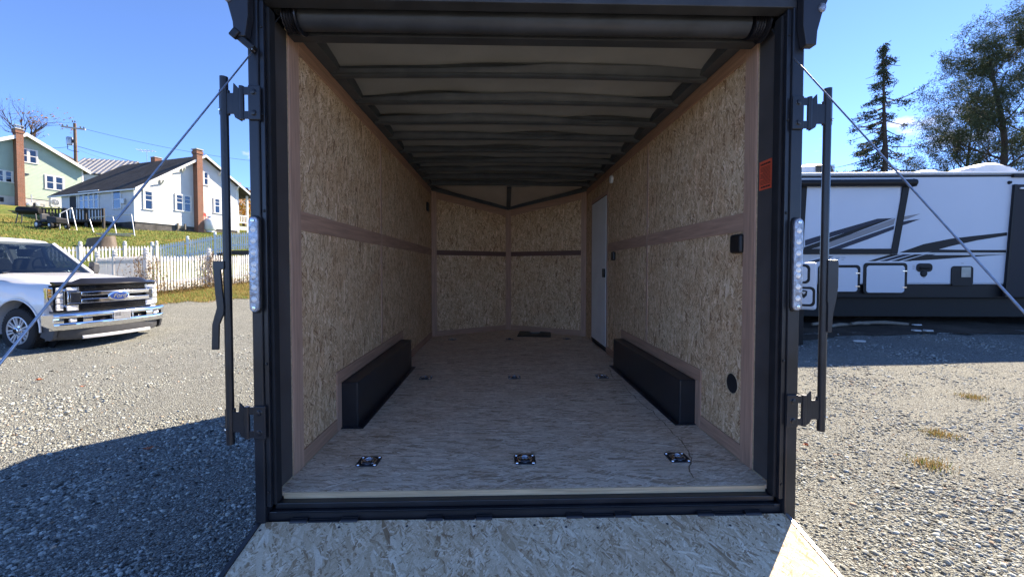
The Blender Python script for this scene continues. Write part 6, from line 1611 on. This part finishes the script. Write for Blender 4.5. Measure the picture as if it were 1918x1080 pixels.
# ragged spruce behind the camper
random.seed(5)
SY = 27.0; base = at(1650, 480, SY); gz_ = gnd_z(base.x, base.y); topz = at(1645, 84, SY).z; H = topz-gz_
sp = thing('spruce_tree', 'ragged dark spruce with sparse drooping boughs rising behind the camper roof', 'tree', (base.x, base.y, gz_))
m = MB(); m.tube([(.1, 0, -.3), (.05, 0, H*.3), (.15, 0, H*.55), (-.05, 0, H*.75), (-.2, 0, H)], [.28, .22, .15, .09, .02], 8)
npts = []
def bough(z, L, a, droop, dens=1.0, curl=0):
    pts = []; c, s = math.cos(a), math.sin(a); n = 8
    for k in range(n+1):
        t = k/n; pts.append(Vector((L*t*c, L*t*s, z - droop*L*t + (droop*.5+curl)*L*t*t)))
    off = Vector((.1*math.sin(z), 0, 0)); pts = [q+off for q in pts]
    m.tube(pts, [.05*(1-.75*k/n) for k in range(n+1)], 4, False)
    for k in range(int(L*250*dens)):
        t = random.uniform(.06, 1)**.8; i = min(n-1, int(t*n)); q = pts[i].lerp(pts[i+1], t*n-i)
        g = mnoise.noise(Vector((q.x*1.9, q.y*1.9, q.z*1.9+a)))
        if g < .06: continue
        hang = abs(random.gauss(0, .22))*(1.15-t*.4)
        npts.append((q.x+random.gauss(0, .09), q.y+random.gauss(0, .14), q.z-hang+.06))
def zof(py): return at(1650, py, SY).z-gz_
specs = [(84, .3, .3), (95, .5, .2), (108, .55, .3), (118, .9, .3), (130, 1.0, .45), (145, .75, .6), (155, .5, .5), (170, .55, .5), (178, 1.3, .4), (185, .9, .55), (205, 1.1, .5), (215, 1.2, .5), (228, 2.2, .35), (236, 1.6, .4), (248, 1.9, .4), (258, 1.7, .5), (268, 2.1, .45), (280, 2.2, .45), (292, 2.4, .45), (304, 2.6, .45), (316, 2.8, .4), (330, 3.0, .4), (350, 3.1, .4), (375, 3.2, .4), (400, 3.2, .4), (430, 3.1, .4), (460, 2.9, .4)]
for py, L, dr in specs:
    for k in range(4):
        a = PI*2*(k/6)+random.uniform(-.5, .5); bough(zof(py)+random.uniform(-.2, .2), 1.3*L*random.uniform(.35, 1.1), a, dr*random.uniform(.8, 1.2), .9 if py < 200 else .75)
bough(zof(192), 3.0, R(-6), -.12, .55, .42)      # the one long limb that sweeps up to the right
bough(zof(272), 3.2, R(-4), .22, .6, .18); bough(zof(240), 2.1, R(176), .12, .7)
for _ in range(500): zz = random.uniform(zof(160), zof(84)); npts.append((random.gauss(-.15, .12), random.gauss(0, .12), zz))
m.build('trunk', 'bark', sp, smooth=60)
V, g = clump(npts, .10, .24); raw_mesh('needles', V, 4, np.arange(len(V)), 'needle', sp, np.stack([g, g, g, np.ones(len(g))], 1))
# broad airy pines at the far right
def pine(label, px, Y, py_top, lean, Wd, seed, py_low, nl=60, dens=1.0, name='pine_tree'):
    random.seed(seed); b = at(px, 480, Y); gz_ = gnd_z(b.x, b.y); H = at(px, py_top, Y).z-gz_; lowz = at(px, py_low, Y).z-gz_
    t_ = thing(name, label, 'tree', (b.x, b.y, gz_), 0, 'pines behind the camper'); m = MB()
    tr = lambda z: Vector((lean*(z/H)**2 + .25*math.sin(z*.5+seed), .2*math.sin(z*.4), z))
    zs = [H*k/14 for k in range(15)]
    m.tube([tr(z)-Vector((0, 0, .3 if z == 0 else 0)) for z in zs], [.34*(1-.9*z/H)+.02 for z in zs], 8)
    P = []
    for k in range(nl):
        f = k/nl; z = lowz+(H*.99-lowz)*f; a = k*2.399+random.uniform(-.4, .4)
        env = (math.sin(PI*min(1, .18+.82*(1-f)))**.75) if f > .15 else .75
        L = Wd*env*random.uniform(.6, 1.1); c, s = math.cos(a), math.sin(a); rise = random.uniform(.05, .45)
        pts = [tr(z)]; n = 6
        for j in range(1, n+1): t = j/n; pts.append(tr(z)+Vector((L*t*c, L*t*s, L*(rise*t-.18*t*t)))+Vector((random.gauss(0, .06), random.gauss(0, .06), random.gauss(0, .08))))
        m.tube(pts, [.065*(1-.8*j/n) for j in range(n+1)], 4, False)
        for j in range(2, n+1):
            for q in range(4):
                d = Vector((random.gauss(c*.5, .6), random.gauss(s*.5, .6), random.gauss(.15, .3))).normalized(); l2 = L*.22*random.uniform(.5, 1.2)
                e = pts[j]+d*l2; m.tube([pts[j], pts[j].lerp(e, .5)+Vector((0, 0, .05)), e], [.018, .012, .006], 3, False)
                for w in range(int(40*dens)):
                    tt = random.uniform(.15, 1.1); cc = pts[j].lerp(e, tt); P.append((cc.x+random.gauss(0, .21), cc.y+random.gauss(0, .21), cc.z+random.gauss(0, .14)))
    m.build('trunk', 'bark', t_, smooth=60)
    V, g = clump(P, .13, .13); raw_mesh('needles', V, 4, np.arange(len(V)), 'pine_needle', t_, np.stack([g, g, g, np.ones(len(g))], 1))
def airy_tree(label, px, Y, py_top, seed, low=.28, wide=.30, dens=34, lean=0):
    """broad open crown: limbs that climb and fork, tufts of fine needles at their ends"""
    random.seed(seed); b = at(px, 480, Y); gz_ = gnd_z(b.x, b.y); H = at(px, py_top, Y).z-gz_
    t_ = thing('pine_tree', label, 'tree', (b.x, b.y, gz_), 0, 'pines behind the camper'); m = MB(); tips = []
    tr = lambda z: Vector((lean*(z/H)**2+.25*math.sin(z*.5+seed), .2*math.sin(z*.4), z))
    zs = [H*.92*k/14 for k in range(15)]
    m.tube([tr(z)-Vector((0, 0, .3 if z == 0 else 0)) for z in zs], [.32*(1-.9*z/H)+.02 for z in zs], 8)
    n = 17
    for k in range(n):
        f = k/(n-1); z = H*(low+(.90-low)*f); a = k*2.399+random.uniform(-.4, .4)
        el = R(18+48*f); L = H*wide*(.62+.5*math.sin(PI*min(1, .15+.8*(1-f))))*random.uniform(.75, 1.1)*(1-.35*f)
        limb(m, tr(z), Vector((math.cos(a)*math.cos(el), math.sin(a)*math.cos(el), math.sin(el))), L*.62, .10*(1-.6*f), 3, tips, .48, .18, 4)
    m.build('trunk', 'bark', t_, smooth=60)
    P = []
    for q, d in tips:
        if random.random() < .1: continue
        for w in range(dens):
            r = random.uniform(-.75, .45); P.append((q.x+d.x*r+random.gauss(0, .19), q.y+d.y*r+random.gauss(0, .19), q.z+d.z*r*.8+random.gauss(0, .14)))
    V, g2 = clump(P, .13, .15); raw_mesh('needles', V, 4, np.arange(len(V)), 'pine_needle', t_, np.stack([g2, g2, g2, np.ones(len(g2))], 1))
airy_tree('tall airy pine with a thin leaning trunk left of the tallest pine', 1872, 29, 80, 3, .30, .30, 62, -1.0)
airy_tree('tallest pine with a dark trunk cut off by the right edge', 1930, 33, 5, 9, .30, .30, 66)
airy_tree('low bushy pine whose crown shows just over the camper roof', 1800, 35, 245, 14, .35, .42, 50)
# autumn shrub seen through the bungalow porch
p = at(456, 392, 52); gz_ = gnd_z(p.x, p.y); sh = thing('autumn_tree', 'orange and yellow autumn tree showing through the bungalow porch', 'tree', (p.x, p.y, gz_))
random.seed(4); m = MB(); m.tube([(0, 0, -.2), (0, 0, 1.6)], [.18, .1], 6); m.build('trunk', 'bark', sh)
leaves('crown', [(random.gauss(0, 1.2), random.gauss(0, 1.2), abs(random.gauss(2.2, 1.0))) for _ in range(2500)], .16, 'orange_leaf', sh)
